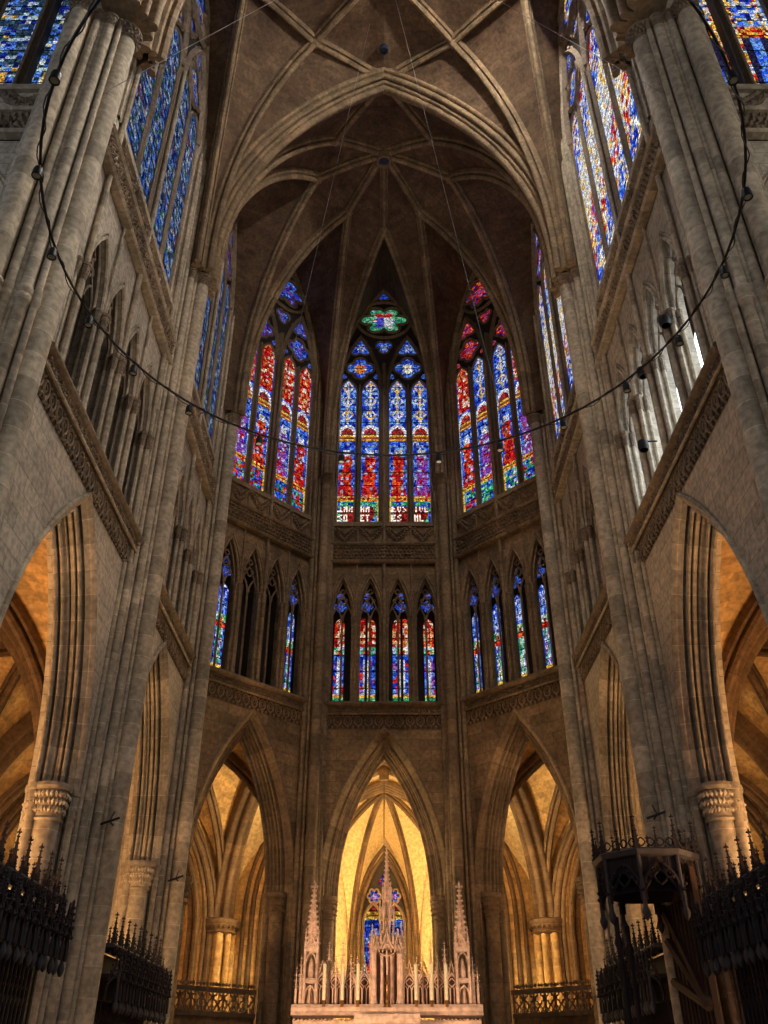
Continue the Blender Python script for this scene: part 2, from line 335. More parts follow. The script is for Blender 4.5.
def design(style, t, z, H, g, words=None, edge=0, i=0, j=0, nc=16):
    """colour of the glass at t (0..1 across) and z metres above the sill"""
    x = t-.5; f = z/H
    if style in ('story', 'story_red', 'story_blue'):
        if (edge < 0 and t < .11) or (edge > 0 and t > .89):
            if z < 1.75: return pick(g, Y_)
        if abs(x) > .44 and z > 1.5: return pick(g, W_) if z < .62*H and g.random() < .7 else pick(g, B_)
        if z < 1.45:
            if words:
                tz = 1.30-z; jj = int(tz/.075)-1; ii = int((t-(.20 if edge < 0 else .08))*nc+.5)
                if .15 < tz < 1.15:
                    if ii >= 0 and text_at(words, ii, jj): return (1.0, .82, .68, 1)
                    if (x+.3*edge)**2/.30+((z-.8)/.6)**2 < 1: return pick(g, [(.30, .02, .02), (.18, .01, .01), (.4, .03, .02)])
            if style == 'story_blue': return pick(g, B_+W_+G_)
            return pick(g, G_+G_+B_+[(.1, .5, .3)]) if style == 'story' else pick(g, G_+B_+R_)
        if z < 1.72: return pick(g, Y_+R_[:1])
        fz = (z-1.72)/3.3
        if fz < 1:
            if fz < .72 and abs(x+.03*sin(z*3)) < .36-.16*fz+.05*sin(z*7):
                return pick(g, R_+R_+P_[:1]) if (g_type(style, words, edge) == 0) else (pick(g, R_+R_+W_[1:2]) if g_type(style, words, edge) == 1 else pick(g, P_+P_+W_[1:2]+R_[1:2]))
            if .66 < fz < .84 and abs(x) < .16: return pick(g, W_)
            return pick(g, B_+B_+([(.5, .6, .9)] if fz > .6 else []))
        if z < 5.25+.25*(1-4*x*x): return pick(g, B_) if z < 5.05 else (pick(g, Y_) if int(z/.13) % 2 else (.35, .08, .03))
        if z < 6.15:
            d = math.hypot(x/.47, (z-5.5)/.6)
            if d < .68: return (.28, .03, .04) if g.random() < .7 else pick(g, R_)
            if d < 1: return (.9, .9, .98)
            return pick(g, B_)
        if style == 'story_red': return pick(g, R_+R_+[(.85, .55, .4), (.75, .35, .1), (.9, .8, .7)])
        k = int(z/.9); cz = (z/.9) % 1-.5
        if abs(abs(x)*1.6+abs(cz)-.42) < .09: return pick(g, Y_+W_) if k % 2 else pick(g, W_)
        if abs(x) < .05: return pick(g, Y_+W_)
        return pick(g, B_+B_+[(.35, .5, .85)])
    if style in ('tri_red', 'tri_blue'):
        if f < .09: return pick(g, G_)
        if f < .13: return pick(g, Y_)
        if f < .52: return (pick(g, W_+[(.5, .5, .8)]) if abs(x) < .22 else pick(g, P_+B_+R_[:1])) if style == 'tri_red' else (pick(g, W_+P_+G_) if abs(x) < .3 else pick(g, B_))
        if f < .58: return pick(g, B_) if style == 'tri_red' else pick(g, R_)
        if f < .66: return pick(g, G_+W_) if abs(x) > .2 or f > .63 else pick(g, R_)
        return pick(g, R_+[(.85, .45, .2), (.9, .7, .5)]) if style == 'tri_red' else pick(g, B_+[(.4, .5, .9), (.7, .7, .9)])
    if style == 'north':                             # the dim left clerestory
        k = int(z*1.3)
        return pick(g, B_[2:]+[(.10, .14, .26), (.05, .07, .14), (.35, .42, .55), (.6, .66, .75), (.08, .1, .12)]+([(.05, .2, .14)] if k % 3 else [(.3, .05, .04)]))
    if style == 'south':                             # the bright right clerestory
        k = int(z/1.6+t*1.2) % 4
        return pick(g, W_+W_+Y_+(B_+B_ if k == 1 else R_+P_ if k == 2 else [(.8, .72, .6), (.55, .65, .8)]))
    if style == 'transept_blue':
        if z < .55: return (.85, .9, 1) if (int(t*18) % 3 == 0 or z < .08 or z > .47) and abs(x) < .45 else pick(g, B_[:2])
        if z < 1.25 and abs(x) < .2: return pick(g, Y_)
        return pick(g, B_[2:]+[(.10, .16, .3), (.03, .05, .08), (.03, .06, .1), (.45, .6, .7), (.06, .12, .16)]+([(.5, .65, .7)]*2 if int(z*3) % 4 == 0 else [(.02, .04, .10)]*2)) if g.random() < .93 else pick(g, Y_+W_)
    if style == 'transept_figure':
        if z < .4: return pick(g, W_+R_[:1]+B_[:1])
        if abs(x) > .42: return pick(g, B_+W_)
        if abs(x) > .30: return pick(g, R_[:1]+Y_+W_+[(.1, .05, .05)])
        if z < 3: return pick(g, B_[1:2]+B_[3:]) if abs(x) < .2-.03*z else (.02, .02, .06)
        if z < 3.6: return pick(g, Y_+R_)
        return pick(g, B_+Y_+W_)
    return pick(g, B_+R_+W_)
def g_type(style, words, edge): return (edge*2+len(words[0]) if words else edge+3) % 3
def glass_lancet(name, fr, ar, zb, v, style, parent, seed, words=None, edge=0, nc=16, dz=.075, mat='glass', gain=1.0):
    g = random.Random(seed); mb = MB(); H = ar.zs+ar.rise-zb; nr = int(H/dz); rows = []; uvs = []; ox = seed*3.7
    for i in range(nr+1):
        z = zb+H*i/nr; hw = ar.hw if z <= ar.zs else max(0.01, sqrt(max(ar.R**2-(z-ar.zs)**2, 0))-ar.c)
        hw = min(hw, ar.hw)
        rows.append([fr.p(ar.uc-hw+2*hw*j/nc, z, v) for j in range(nc+1)]); uvs.append([(ox+(-hw+2*hw*j/nc), z-zb) for j in range(nc+1)])
    def c(i, j):
        g = random.Random((i//2)*7919+(j//2 if nc > 8 else j)*104729+seed*31)
        z = H*(i+.5)/nr; zz = zb+z; w_ = 1.0
        if zz > ar.zs: w_ = max(0.05, (sqrt(max(ar.R**2-(zz-ar.zs)**2, 0))-ar.c)/ar.hw)
        t = .5+((j+.5)/nc-.5)*w_
        q = design(style, t, z, H, g, words, edge, i, j, nc); return tuple(k*gain for k in q[:3])+((1.0,) if len(q) == 4 else (0.0,))
    mb.grid(rows, uvs, False, False, c)
    return mb.build(name, mat, parent)
def foil_pts(u, z, r, lobes, rot=0.0, n=36, depth=.35, sx=1.0, sz=1.0):
    P = []
    for i in range(n):
        a = 2*pi*i/n; k = r*(1-depth+depth*abs(cos(lobes*(a-rot)/2))**.7); P.append((u+sx*k*cos(a), z+sz*k*sin(a)))
    return P
def glass_foil(mb, fr, u, z, r, lobes, rot, v, pal_in, pal_out, g, shield=None, sx=1.0, sz=1.0, depth=.35, gain=1.0):
    P = foil_pts(0, 0, 1, lobes, rot, 32, depth, sx, sz); K = 6
    for i in range(32):
        a, b = P[i], P[(i+1) % 32]
        for k in range(K):
            r0, r1 = r*k/K, r*(k+1)/K; cx, cz = (a[0]+b[0])/2*(r0+r1)/2, (a[1]+b[1])/2*(r0+r1)/2
            col = pick(g, pal_in if k < 3 else pal_out)
            if shield and abs(cx) < .30*r*1.2 and -.42*r < cz < .40*r: col = shield(cx/r, cz/r)
            Q = [(a[0]*r0, a[1]*r0), (b[0]*r0, b[1]*r0), (b[0]*r1, b[1]*r1), (a[0]*r1, a[1]*r1)]
            mb.face([fr.p(u+p[0], z+p[1], v) for p in Q], [(u+p[0]+50, z+p[1]+.3) for p in Q], False, tuple(c*gain for c in col))

def window(name, fr, uc, hw, label, styles, seed, side_mat, shields=True, za=38.9, gain=1.0, zlan=31.6, foil_pal=None, wordset=None, zb=SILL, D=.36):
    """four lancets under two sub-arches with foiled tracery above, inside a moulded pointed frame"""
    E_ = empty(name, fr.p(uc, zb, 0), label, 'window', None, 'structure')
    g = random.Random(seed); k = hw/2.45; dm = lambda a_, b_: [(x_, v_+D-.09) for x_, v_ in diamond(a_, b_)]
    zs = zb+8.2; A = Arch(uc, hw, zs, za-zs)
    vg, vp = D-.04, D
    mb = MB(); P = A.pts(14, zb)                     # solid tracery plate behind the glass, near-black to stand for shaded stone
    for a, b in zip(P[:len(P)//2], P[1:]):
        a2, b2 = (2*uc-a[0], a[1]), (2*uc-b[0], b[1])
        mb.face([fr.p(*a, vp), fr.p(*a2, vp), fr.p(*b2, vp), fr.p(*b, vp)])
    mb.build('tracery_plate', 'dark', E_)
    lan = []
    lw = (.203 if D > .25 else .21)*hw; fl = .72 if D > .25 else .6
    for i, q in enumerate((-.775, -.289, .289, .775)):
        a = Arch(uc+q*hw, lw, zlan-.15 if i in (1, 2) else zlan-.15, .95); lan.append(a)
        glass_lancet('lancet_glass', fr, a, zb+.02, vg, styles[i], E_, seed+i, (wordset or [None]*4)[i], (-1, 1, -1, 1)[i], gain=gain)
    mb = MB()
    for a in lan: mb.sweep(fr, a.pts(8, zb), dm(.085*fl, .10*fl), closed_prof=True)
    # foiled heads
    mbg = MB(); pal = foil_pal or (W_+B_, B_)
    zq = zlan+1.62; rq = .70*k
    for sgn in (-1, 1):
        u = uc+sgn*.525*hw
        def sh(x, z, sgn=sgn): return ((.85, .45, .05) if int((x+1)*14) % 2 else (.8, .05, .03)) if sgn < 0 else ((.95, .93, .85) if abs(x) > .05 else (.9, .7, .2))
        glass_foil(mbg, fr, u, zq, rq, 4, 0, vg, pal[0], pal[1], g, sh if shields else None, gain=gain*.9)
        mb.sweep(fr, foil_pts(u, zq, rq+.06, 4, 0), dm(.07, .09), closed_path=True)
        glass_foil(mbg, fr, u, zq+1.45, 0.60*k, 3, pi/2, vg, pal[0], pal[1], g, depth=.5, gain=gain*.85)
        mb.sweep(fr, foil_pts(u, zq+1.45, 0.66*k, 3, pi/2, depth=.45), dm(.05, .08), closed_path=True)
        sub = Arch(u, .46*hw, zlan+.0, 3.9); mb.sweep(fr, sub.pts(10), dm(.12, .16))
        for uu in (-.32, .32):
            glass_foil(mbg, fr, u+uu*hw*1.22*.95, zq-.55, .2*k, 3, pi/2, vg, pal[1], pal[1], g, depth=.3, gain=gain*.7)
    glass_foil(mbg, fr, uc, zq+1.55, .45*k, 3, -pi/2, vg, pal[0], pal[1], g, depth=.5, gain=gain*.8)
    mb.sweep(fr, foil_pts(uc, zq+1.55, .5*k, 3, -pi/2, depth=.45), dm(.05, .08), closed_path=True)
    zb_ = zq+3.55
    gp = (R_+W_+P_, G_+G_+[(.3, .6, .5)]) if foil_pal is None else foil_pal
    glass_foil(mbg, fr, uc, zb_, 1.28*k, 6, 0, vg, gp[0], gp[1], g, (lambda x, z: ((.75, .04, .03) if z > .22 else ((.1, .1, .7) if x < 0 else (.85, .88, .95)))) if shields else None, sz=.75, gain=gain*.8)
    mb.sweep(fr, foil_pts(uc, zb_, 1.36*k, 6, 0, sz=.78), dm(.09, .12), closed_path=True)
    mb.sweep(fr, [(uc+1.5*k*cos(2*pi*i/32), zb_+1.35*sin(2*pi*i/32)) for i in range(32)], dm(.10, .14), closed_path=True)
    glass_foil(mbg, fr, uc, zb_+1.85, .28*k, 3, pi/2, vg, B_[:2], B_[:2], g, gain=gain*.8)
    mb.sweep(fr, foil_pts(uc, zb_+1.85, .36*k, 3, pi/2), dm(.06, .08), closed_path=True)
    mbg.build('tracery_glass', 'glass', E_)
    o = mb.build('tracery', side_mat[2], E_)
    for q, w_ in ((-.525, .085*fl), (0, .17*fl), (.525, .085*fl)):
        m2 = MB(); u = uc+q*hw
        m2.sweep(fr, [(u, zb), (u, zlan+(.4 if q else 1.9))], [(-w_, D), (-w_, D*.65), (-w_*.35, D*.3), (w_*.35, D*.3), (w_, D*.65), (w_, D)])
        for d in ((-w_, w_) if q == 0 else (0,)): m2.sweep(fr, [(u+d, zb), (u+d, zlan)], ring(.05 if q else .06, 0, D*.25))
        m2.build('mullion', side_mat[2], E_)
    mb = MB(); A0 = A
    mb.sweep(fr, A0.pts(14, zb), [(-.02, D)]+[(-.02, D*.75)]+arc(-.13, D*.6, 0, -pi*.9, .09)+[(-.24, D*.42)]+arc(-.34, D*.22, .2, -pi, .08)+[(-.46, .0), (-.5, -.06), (-.6, -.06), (-.62, .0), (-.62, .1)], closed_prof=False)
    mb.build('moulded_frame', side_mat[1], E_)
    mb = MB(); mb.box(fr, uc-hw-.3, uc+hw+.3, zb-.2, zb+.02, -.12, D); mb.build('window_sill', side_mat[1], E_)
    return E_

# ---------------------------------------------------------------- carved bands
def foliage(mb, fr, u0, u1, z0, z1, v, pitch=.16, r=.075):
    nu = max(1, int((u1-u0)/pitch)); nz = max(1, int((z1-z0)/pitch))
    for i in range(nu):
        for j in range(nz):
            mb.lump(fr.p(u0+(i+.5+.5*(j % 2)*.8)*(u1-u0)/nu, z0+(j+.5)*(z1-z0)/nz, v-rnd.uniform(0, .05)), r*rnd.uniform(.75, 1.15))
def string_lower(fr, u0, u1, label, mats, z0=S1B):
    T = empty('carved_cornice', fr.p((u0+u1)/2, z0, 0), label, 'cornice', 'carved cornices below the triforium')
    mb = MB()
    mb.sweep(fr, [(u0, z0+.98), (u1, z0+.98)], [(-.12, .25), (-.12, -.24), (-.06, -.30), (.0, -.30), (.04, -.26), (.07, -.22), (.12, .25)])
    mb.build('top_moulding', mats[2], T)
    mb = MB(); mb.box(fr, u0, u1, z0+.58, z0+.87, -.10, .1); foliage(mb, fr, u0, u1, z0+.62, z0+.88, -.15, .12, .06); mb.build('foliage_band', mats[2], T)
    mb = MB(); mb.sweep(fr, [(u0, z0+.58), (u1, z0+.58)], ring(.045, 0, -.18)); mb.build('roll_moulding', mats[1], T)
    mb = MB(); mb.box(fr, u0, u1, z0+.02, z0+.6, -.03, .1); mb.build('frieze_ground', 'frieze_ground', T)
    mb = MB(); n = int((u1-u0)/.40); p = (u1-u0)/n
    for i in range(n):
        u = u0+(i+.5)*p
        mb.sweep(fr, [(u+p*.36*cos(2*pi*k/12), z0+.32+.20*sin(2*pi*k/12)) for k in range(12)], ring(.038, 0, -.06, 5), closed_path=True)
        mb.sweep(fr, [(u+p*.16*cos(2*pi*k/8), z0+.34+.09*sin(2*pi*k/8)) for k in range(8)], ring(.022, 0, -.05, 4), closed_path=True)
        for d in (-.5, 0): mb.lump(fr.p(u+d*p, z0+.06, -.07), .065); mb.lump(fr.p(u+d*p, z0-.01, -.05), .04)
        mb.lump(fr.p(u-p*.5, z0+.5, -.07), .06)
    mb.build('lace_frieze', mats[2], T)
    return T
def string_upper(fr, u0, u1, uc, hw, label, mats):
    T = empty('foliage_frieze', fr.p((u0+u1)/2, S2B, 0), label, 'frieze', 'foliage friezes below the clerestory')
    mb = MB()
    for z in (S2B+.02, S2T): mb.sweep(fr, [(u0, z), (u1, z)], [(-.06, .2), (-.06, -.24), (.0, -.28), (.07, -.22), (.07, .2)])
    mb.build('moulding', mats[1], T)
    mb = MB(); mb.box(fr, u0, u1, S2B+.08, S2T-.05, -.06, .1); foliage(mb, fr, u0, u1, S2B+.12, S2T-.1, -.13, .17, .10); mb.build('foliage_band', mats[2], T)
    mb = MB(); mb.box(fr, u0, u1, S2T+.05, SILL-.2, .02, .2)
    n = 4; lo, hi = uc-hw, uc+hw; p = (hi-lo)/n
    for i in range(n):
        u = lo+(i+.5)*p
        for sg in (-1, 1):
            mb.sweep(fr, [(u+sg*p*.48, SILL-.28), (u+sg*p*.34, SILL-.62), (u+sg*p*.15, SILL-.8), (u, SILL-1.1)], ring(.045, 0, -.03, 5))
            for t in range(7):
                a = t/6; mb.lump(fr.p(u+sg*p*(.46*(1-a)), SILL-.3-.7*a, -.07), .12); mb.lump(fr.p(u+sg*p*(.30*(1-a)), SILL-.3-.35*a, -.05), .10)
    mb.build('hanging_foliage', mats[2], T)
    return T

# ---------------------------------------------------------------- triforium
def capital_mb(mb, x, y, r, z0, z1, n=12, leaves=True):
    R = r*1.4; h = z1-z0; nl = max(10, int(n*1.3))
    mb.lathe(x, y, [(r*1.12, z0), (r*1.2, z0+.06*h), (r*1.02, z0+.12*h), (r*1.06, z0+.3*h), (R*.93, z0+.78*h), (R*.9, z0+.8*h), (R*1.05, z0+.82*h), (R*1.1, z0+.9*h), (R*1.02, z1), (0.01, z1)], n)
    if leaves:
        for j in range(nl):
            for k in range(3 if r > .2 else 2):
                a = 2*pi*(j+.5*k)/nl; rr = r*1.10+(R-r*1.05)*(.2+.3*k); mb.lump(Vector((x+rr*cos(a), y+rr*sin(a), z0+h*(.28+.2*k))), r*.17, (1, 1, 1.5))
def triforium(fr, u0, u1, n, uc, span, label, mats, glass=None, seed=0, bright=False):
    """paired lancets on clustered colonnettes before a dark wall passage"""
    big = span > 6; ZC = 17.75 if big else ZCAPT; q_ = 1.45 if big else 1.0; zr = 0
    T = empty('triforium_arcade', fr.p((u0+u1)/2, S1T, 0), label, 'arcade', 'triforium arcades around the choir')
    p = span/n; hw = p*.405; ars = []
    for i in range(n): ars.append(Arch(uc-span/2+(i+.5)*p, hw, ZC, 1.95))
    mb = MB(); panel(mb, fr, u0, u1, S1T-.1, S2B+.1, [(a, S1T-.1) for a in ars], 0.0, .45, 12); mb.build('pierced_wall', mats[0], T)
    zb = S1T-.1
    for a in ars:
        mb = MB(); pointed_roll(mb, fr, a, .055, -.02, None, -.03, 10, 6); pointed_roll(mb, fr, a.off(.14), .035, -.03, None, 0, 10, 6)
        pointed_roll(mb, fr, a.off(-.05), .04, .14, None, 0, 10, 6)
        mb.build('arch_moulding', mats[1], T)
        mb = MB(); q = a.hw/2
        for sg in (-1, 1): mb.sweep(fr, Arch(a.uc+sg*q, q*.86, ZC-.05, .62).pts(6), ring(.04, 0, .22, 5))
        for (zz, rr) in ((ZC+.92, .19), (ZC+1.36, .12)):
            mb.sweep(fr, foil_pts(a.uc, zz, rr*hw/.46, 4, 0, 16), ring(.035, 0, .22, 5), closed_path=True)
        for sg in (-1, 1): mb.sweep(fr, [(a.uc+sg*hw, ZC+.1), (a.uc+sg*hw*.45, ZC+.72), (a.uc, ZC+1.15)], ring(.035, 0, .22, 5))
        mb.build('arch_tracery', mats[2], T)
        mb = MB(); c = fr.p(a.uc, 0, .24); mb.lathe(c.x, c.y, [(.045, zb), (.045, ZC+.2)], 8); mb.build('mullion', mats[2], T)
    for i in range(n+1):
        u = uc-span/2+i*p; mb = MB(); mc = MB(); wide = (i % 2 == 0)
        for (du, v, r) in ((-p*.12, .02, .05*q_), (p*.12, .02, .05*q_), (0, -.07*q_, .06*q_), (-p*.105, .16*q_, .04*q_), (p*.105, .16*q_, .04*q_)):
            if not (u0+.02 < u+du < u1-.02): continue
            c = fr.p(u+du, 0, v)
            mb.lathe(c.x, c.y, [(r*1.7, zb), (r*1.7, zb+.12), (r*1.25, zb+.2), (r, zb+.28), (r, ZC-.02)], 8)
            if du != 0 or not wide or big: capital_mb(mc, c.x, c.y, r*1.15, ZC-.34*q_, ZC+.03, 8)
        if mb.v: mb.build('colonnette_cluster', mats[1], T)
        if mc.v: mc.build('capital', mats[2], T)
        if wide and u0+.02 < u < u1-.02 or i == n//2:
            mb = MB(); c = fr.p(u, 0, -.10); mb.lathe(c.x, c.y, [(.075, zb), (.075, SILL+8.2)], 8); mb.build('linking_shaft', mats[1], T)
        elif u0+.02 < u < u1-.02:
            mb = MB(); c = fr.p(u, 0, -.06); mb.lathe(c.x, c.y, [(.04, ZC), (.04, SILL)], 6); mb.build('linking_shaft', mats[1], T)
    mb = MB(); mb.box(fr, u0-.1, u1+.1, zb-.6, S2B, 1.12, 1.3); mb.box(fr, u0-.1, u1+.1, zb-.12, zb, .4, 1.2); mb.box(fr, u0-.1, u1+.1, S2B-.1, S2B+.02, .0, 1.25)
    mb.build('passage_wall', 'dark', T)  # shade of the passage is put into its near-black colour
    if glass:
        for k, (u, w_) in enumerate(glass[1]):
            glass_lancet('passage_glass', fr, Arch(u, w_/2, ZC+.1, .35), zb+.35, 1.08, glass[0], T, seed+k, nc=6, gain=1.0)
            if w_ > .55:
                mb = MB(); c = fr.p(u, 0, 1.03); mb.lathe(c.x, c.y, [(.055, zb), (.055, ZC+.5)], 6); mb.build('passage_mullion', 'dark', T)
        mbg = MB(); g = random.Random(seed)
        for k, (u, w_) in enumerate(glass[1]):
            glass_foil(mbg, fr, u, ZC+1.05, .3, 4, 0, 1.08, B_+P_, B_, g, gain=.6); glass_foil(mbg, fr, u, ZC+1.6, .18, 3, pi/2, 1.08, B_+R_, B_, g, gain=.6)
        mbg.build('passage_tracery_glass', 'glass', T)
    if bright:
        for k in range(n):
            u = uc-span/2+(k+.5)*p; mb = MB(); a = Arch(u, hw*.7, ZC-.1, .6); P = a.pts(6, zb+.5)
            for x, y in zip(P[:len(P)//2], P[1:]): mb.face([fr.p(*x, 1.08), fr.p(2*u-x[0], x[1], 1.08), fr.p(2*u-y[0], y[1], 1.08), fr.p(*y, 1.08)])
            mb.build('clear_pane', 'clear', T)
    return T

# ---------------------------------------------------------------- arcade arches
def arcade(fr, uc, hwo, hwi, label, mats, name='arcade_arch', v1=.95, big=True):
    T = empty(name, fr.p(uc, 0, .6), label, 'arch', 'arcade arches of the choir')
    A = Arch(uc, hwo, ZS, 13.3-ZS); t = hwo-hwi; q = t/3
    k = t/.65
    pr = [(-.17, .04), (-.17, -.06), (-.11, -.10), (-.05, -.06), (0, .0), (.0, .04), (.10, .15), (.10, .17), (-.03, .19), (-.05, .25), (.02, .29), (.13, .29)]
    pr += arc(.19, .315, -pi*.9, pi*.35, .055)+[(.16, .39), (.10, .40), (.10, .43), (.28, .43), (.29, .54), (.18, .56), (.18, .60), (.37, .60), (.38, .72)]
    pr += arc(.46, .74, -pi*.9, pi*.35, .055)+[(.42, .82), (.36, .83), (.36, .86), (.60, .86)]+arc(.60, .91, -pi*.5, pi*.5, .05)+[(.45, .97), (.42, 1.05), (.15, 1.15), (0, v1/.74)]
    pr = [(a_*k if a_ > 0 else a_, v_*.74 if v_ > 0 else v_) for a_, v_ in pr]
    mb = MB(); mb.sweep(fr, A.pts(20), pr, closed_prof=False); mb.build('archivolt', mats[1], T)
    for sg in (-1, 1):
        uu = uc+sg*(hwo+hwi)/2
        specs = [(uc+sg*(hwi+.36), .36, .29 if big else .25), (uc+sg*(hwo+.16), .0, .10), (uc+sg*(hwi+.16), .66, .12), (uc+sg*(hwi+.40), .80, .13)]
        for (u, v, r) in specs:
            c = fr.p(u, 0, v); mb = MB()
            mb.lathe(c.x, c.y, [(r*1.5, 0), (r*1.5, .3), (r*1.25, .42), (r*1.3, .5), (r, .6), (r, ZS-.75)], 16 if r > .2 else 10); mb.build('column', mats[1], T)
            mb = MB(); capital_mb(mb, c.x, c.y, r, ZS-.82, ZS, 20 if r > .2 else 10); mb.build('capital', mats[1] if big else mats[2], T)
        mb = MB(); a, b = sorted((uc+sg*(hwo+.05), uc+sg*(hwo+.75))); mb.box(fr, a, b, 0, ZS, .12, v1-.05); mb.build('respond', mats[0], T)
    return T

def bay(fr, u0, u1, uc, hwo, hwi, whw, n, tag_, mats, styles, seed, wlabel, glass=None, name='wall', tri_span=None, bright=False, gain=1.0, **kw):
    A = Arch(uc, hwo, ZS, 13.3-ZS)
    mb = MB(); panel(mb, fr, u0, u1, 0, S1T, [(A, 0)], 0, 0, 24); panel(mb, fr, u0, u1, 0, S1T, [(A, 0)], .95, .12, 24)
    zs = SILL+8.2; W = Arch(uc, whw+.6, zs, 0); W = Arch(uc, whw, zs, 38.9-zs).off(.6)
    panel(mb, fr, u0, u1, S2B, 41, [(W, SILL-.1)], 0, 0, 24)
    mb.box(fr, u0, u1, S2B, SILL-.1, .3, .7)
    tag(mb.build(name, mats[0]), 'stone wall of the '+tag_, 'wall', None, 'structure')
    arcade(fr, uc, hwo, hwi, 'tall pointed arcade arch on round columns, '+tag_, mats, big=whw > 2.6)
    string_lower(fr, u0, u1, 'carved foliage cornice with lace frieze, '+tag_, mats)
    string_upper(fr, u0, u1, uc, whw, 'foliage frieze under the clerestory window, '+tag_, mats)
    triforium(fr, u0, u1, n, uc, tri_span or (u1-u0-.6), 'triforium arcade of slender pointed lancets, '+tag_, mats, glass, seed+40, bright)
    window('window_%d' % (seed//10), fr, uc, whw, wlabel, styles, seed, (mats[0], mats[1], 'tracery' if whw < 2.6 else mats[2]), gain=gain, **kw)

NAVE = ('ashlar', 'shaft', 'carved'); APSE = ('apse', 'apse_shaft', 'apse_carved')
mb = MB(); mb.face([(-30, -25, 0), (30, -25, 0), (30, 60, 0), (-30, 60, 0)], [(-30, -25), (30, -25), (30, 60), (-30, 60)]); tag(mb.build('floor', 'floor'), 'stone slab floor of the choir', 'floor', None, 'structure')
for s in (-1, 1):
    sd = SD(s); sty = ['north']*4 if s < 0 else ['south']*4; gn = .55 if s < 0 else 1.25
    bay(side(s), Y1, Y2, 17.4, 2.85, 2.2, 3.0, 4, 'nearer %s choir bay' % sd, NAVE, sty, 100+(s+1)*100, 'tall four-light stained window of the nearer %s choir bay' % sd, name='wall_'+sd, D=.13, tri_span=6.6, bright=(s > 0), gain=gn, foil_pal=(B_+W_, B_+Y_), shields=False)
    bay(side(s), Y2, 30.05, 26.0, 2.8, 2.15, 2.9, 4, 'farther %s choir bay beside the apse' % sd, NAVE, sty, 110+(s+1)*100, 'tall four-light stained window of the farther %s choir bay' % sd, name='wall_'+sd, D=.13, tri_span=6.4, gain=gn*.85, foil_pal=(B_+W_, B_+R_), shields=False)
    a_sty = ['story_red']*4 if s < 0 else ['story_red', 'story', 'story_blue', 'story_red']
    if s < 0: a_sty[1] = 'story_red'
    gl = ('tri_blue', [(1.82, .50), (5.52, .36)]) if s < 0 else ('tri_blue', [(1.95, .34), (3.22, .42), (4.42, .40), (5.62, .34)])
    gl = (gl[0], [g_ for g_ in gl[1] if g_[1] > 0])
    order = a_sty if s < 0 else list(reversed(a_sty))
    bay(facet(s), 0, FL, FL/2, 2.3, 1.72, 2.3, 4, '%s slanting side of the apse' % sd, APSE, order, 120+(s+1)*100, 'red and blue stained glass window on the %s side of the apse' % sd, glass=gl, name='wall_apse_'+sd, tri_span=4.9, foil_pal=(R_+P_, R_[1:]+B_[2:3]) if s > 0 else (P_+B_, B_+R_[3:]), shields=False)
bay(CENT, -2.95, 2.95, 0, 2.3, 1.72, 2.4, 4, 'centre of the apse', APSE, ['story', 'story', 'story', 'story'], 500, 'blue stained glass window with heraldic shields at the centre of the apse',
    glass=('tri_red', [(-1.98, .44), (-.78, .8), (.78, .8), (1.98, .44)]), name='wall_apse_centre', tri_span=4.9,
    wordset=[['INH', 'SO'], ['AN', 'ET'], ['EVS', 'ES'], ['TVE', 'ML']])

# transept east walls beside the crossing piers
for s in (-1, 1):
    fr = Fr((s*8.1, 13.05, 0), (s, 0, 0), (0, 1, 0)); sd = SD(s)
    zs = SILL+8.2; W = Arch(3.25, 3.0, zs, 38.9-zs).off(.6)
    mb = MB(); panel(mb, fr, 0, 9, 0, S1T, [], 0); panel(mb, fr, 0, 9, S2B, 41, [(W, SILL-.1)], 0, 0, 24); tag(mb.build('wall_transept_'+sd, 'ashlar'), 'transept wall beyond the %s crossing pier' % sd, 'wall', None, 'structure')
    string_upper(fr, 0, 8, 3.35, 3.0, 'foliage frieze on the transept wall, %s edge of the view' % sd, NAVE)
    triforium(fr, 0, 8, 4, 3.7, 6.6, 'triforium arcade on the transept wall, %s edge of the view' % sd, NAVE)
    window('window_%d' % (60+s), fr, 3.25, 3.0, 'blue stained glass transept window at the upper %s corner' % sd, ['transept_blue']*4 if s < 0 else ['transept_figure']*4, 600+s*10, ('ashlar', 'shaft', 'carved'), shields=False, gain=.9 if s < 0 else 1.1)

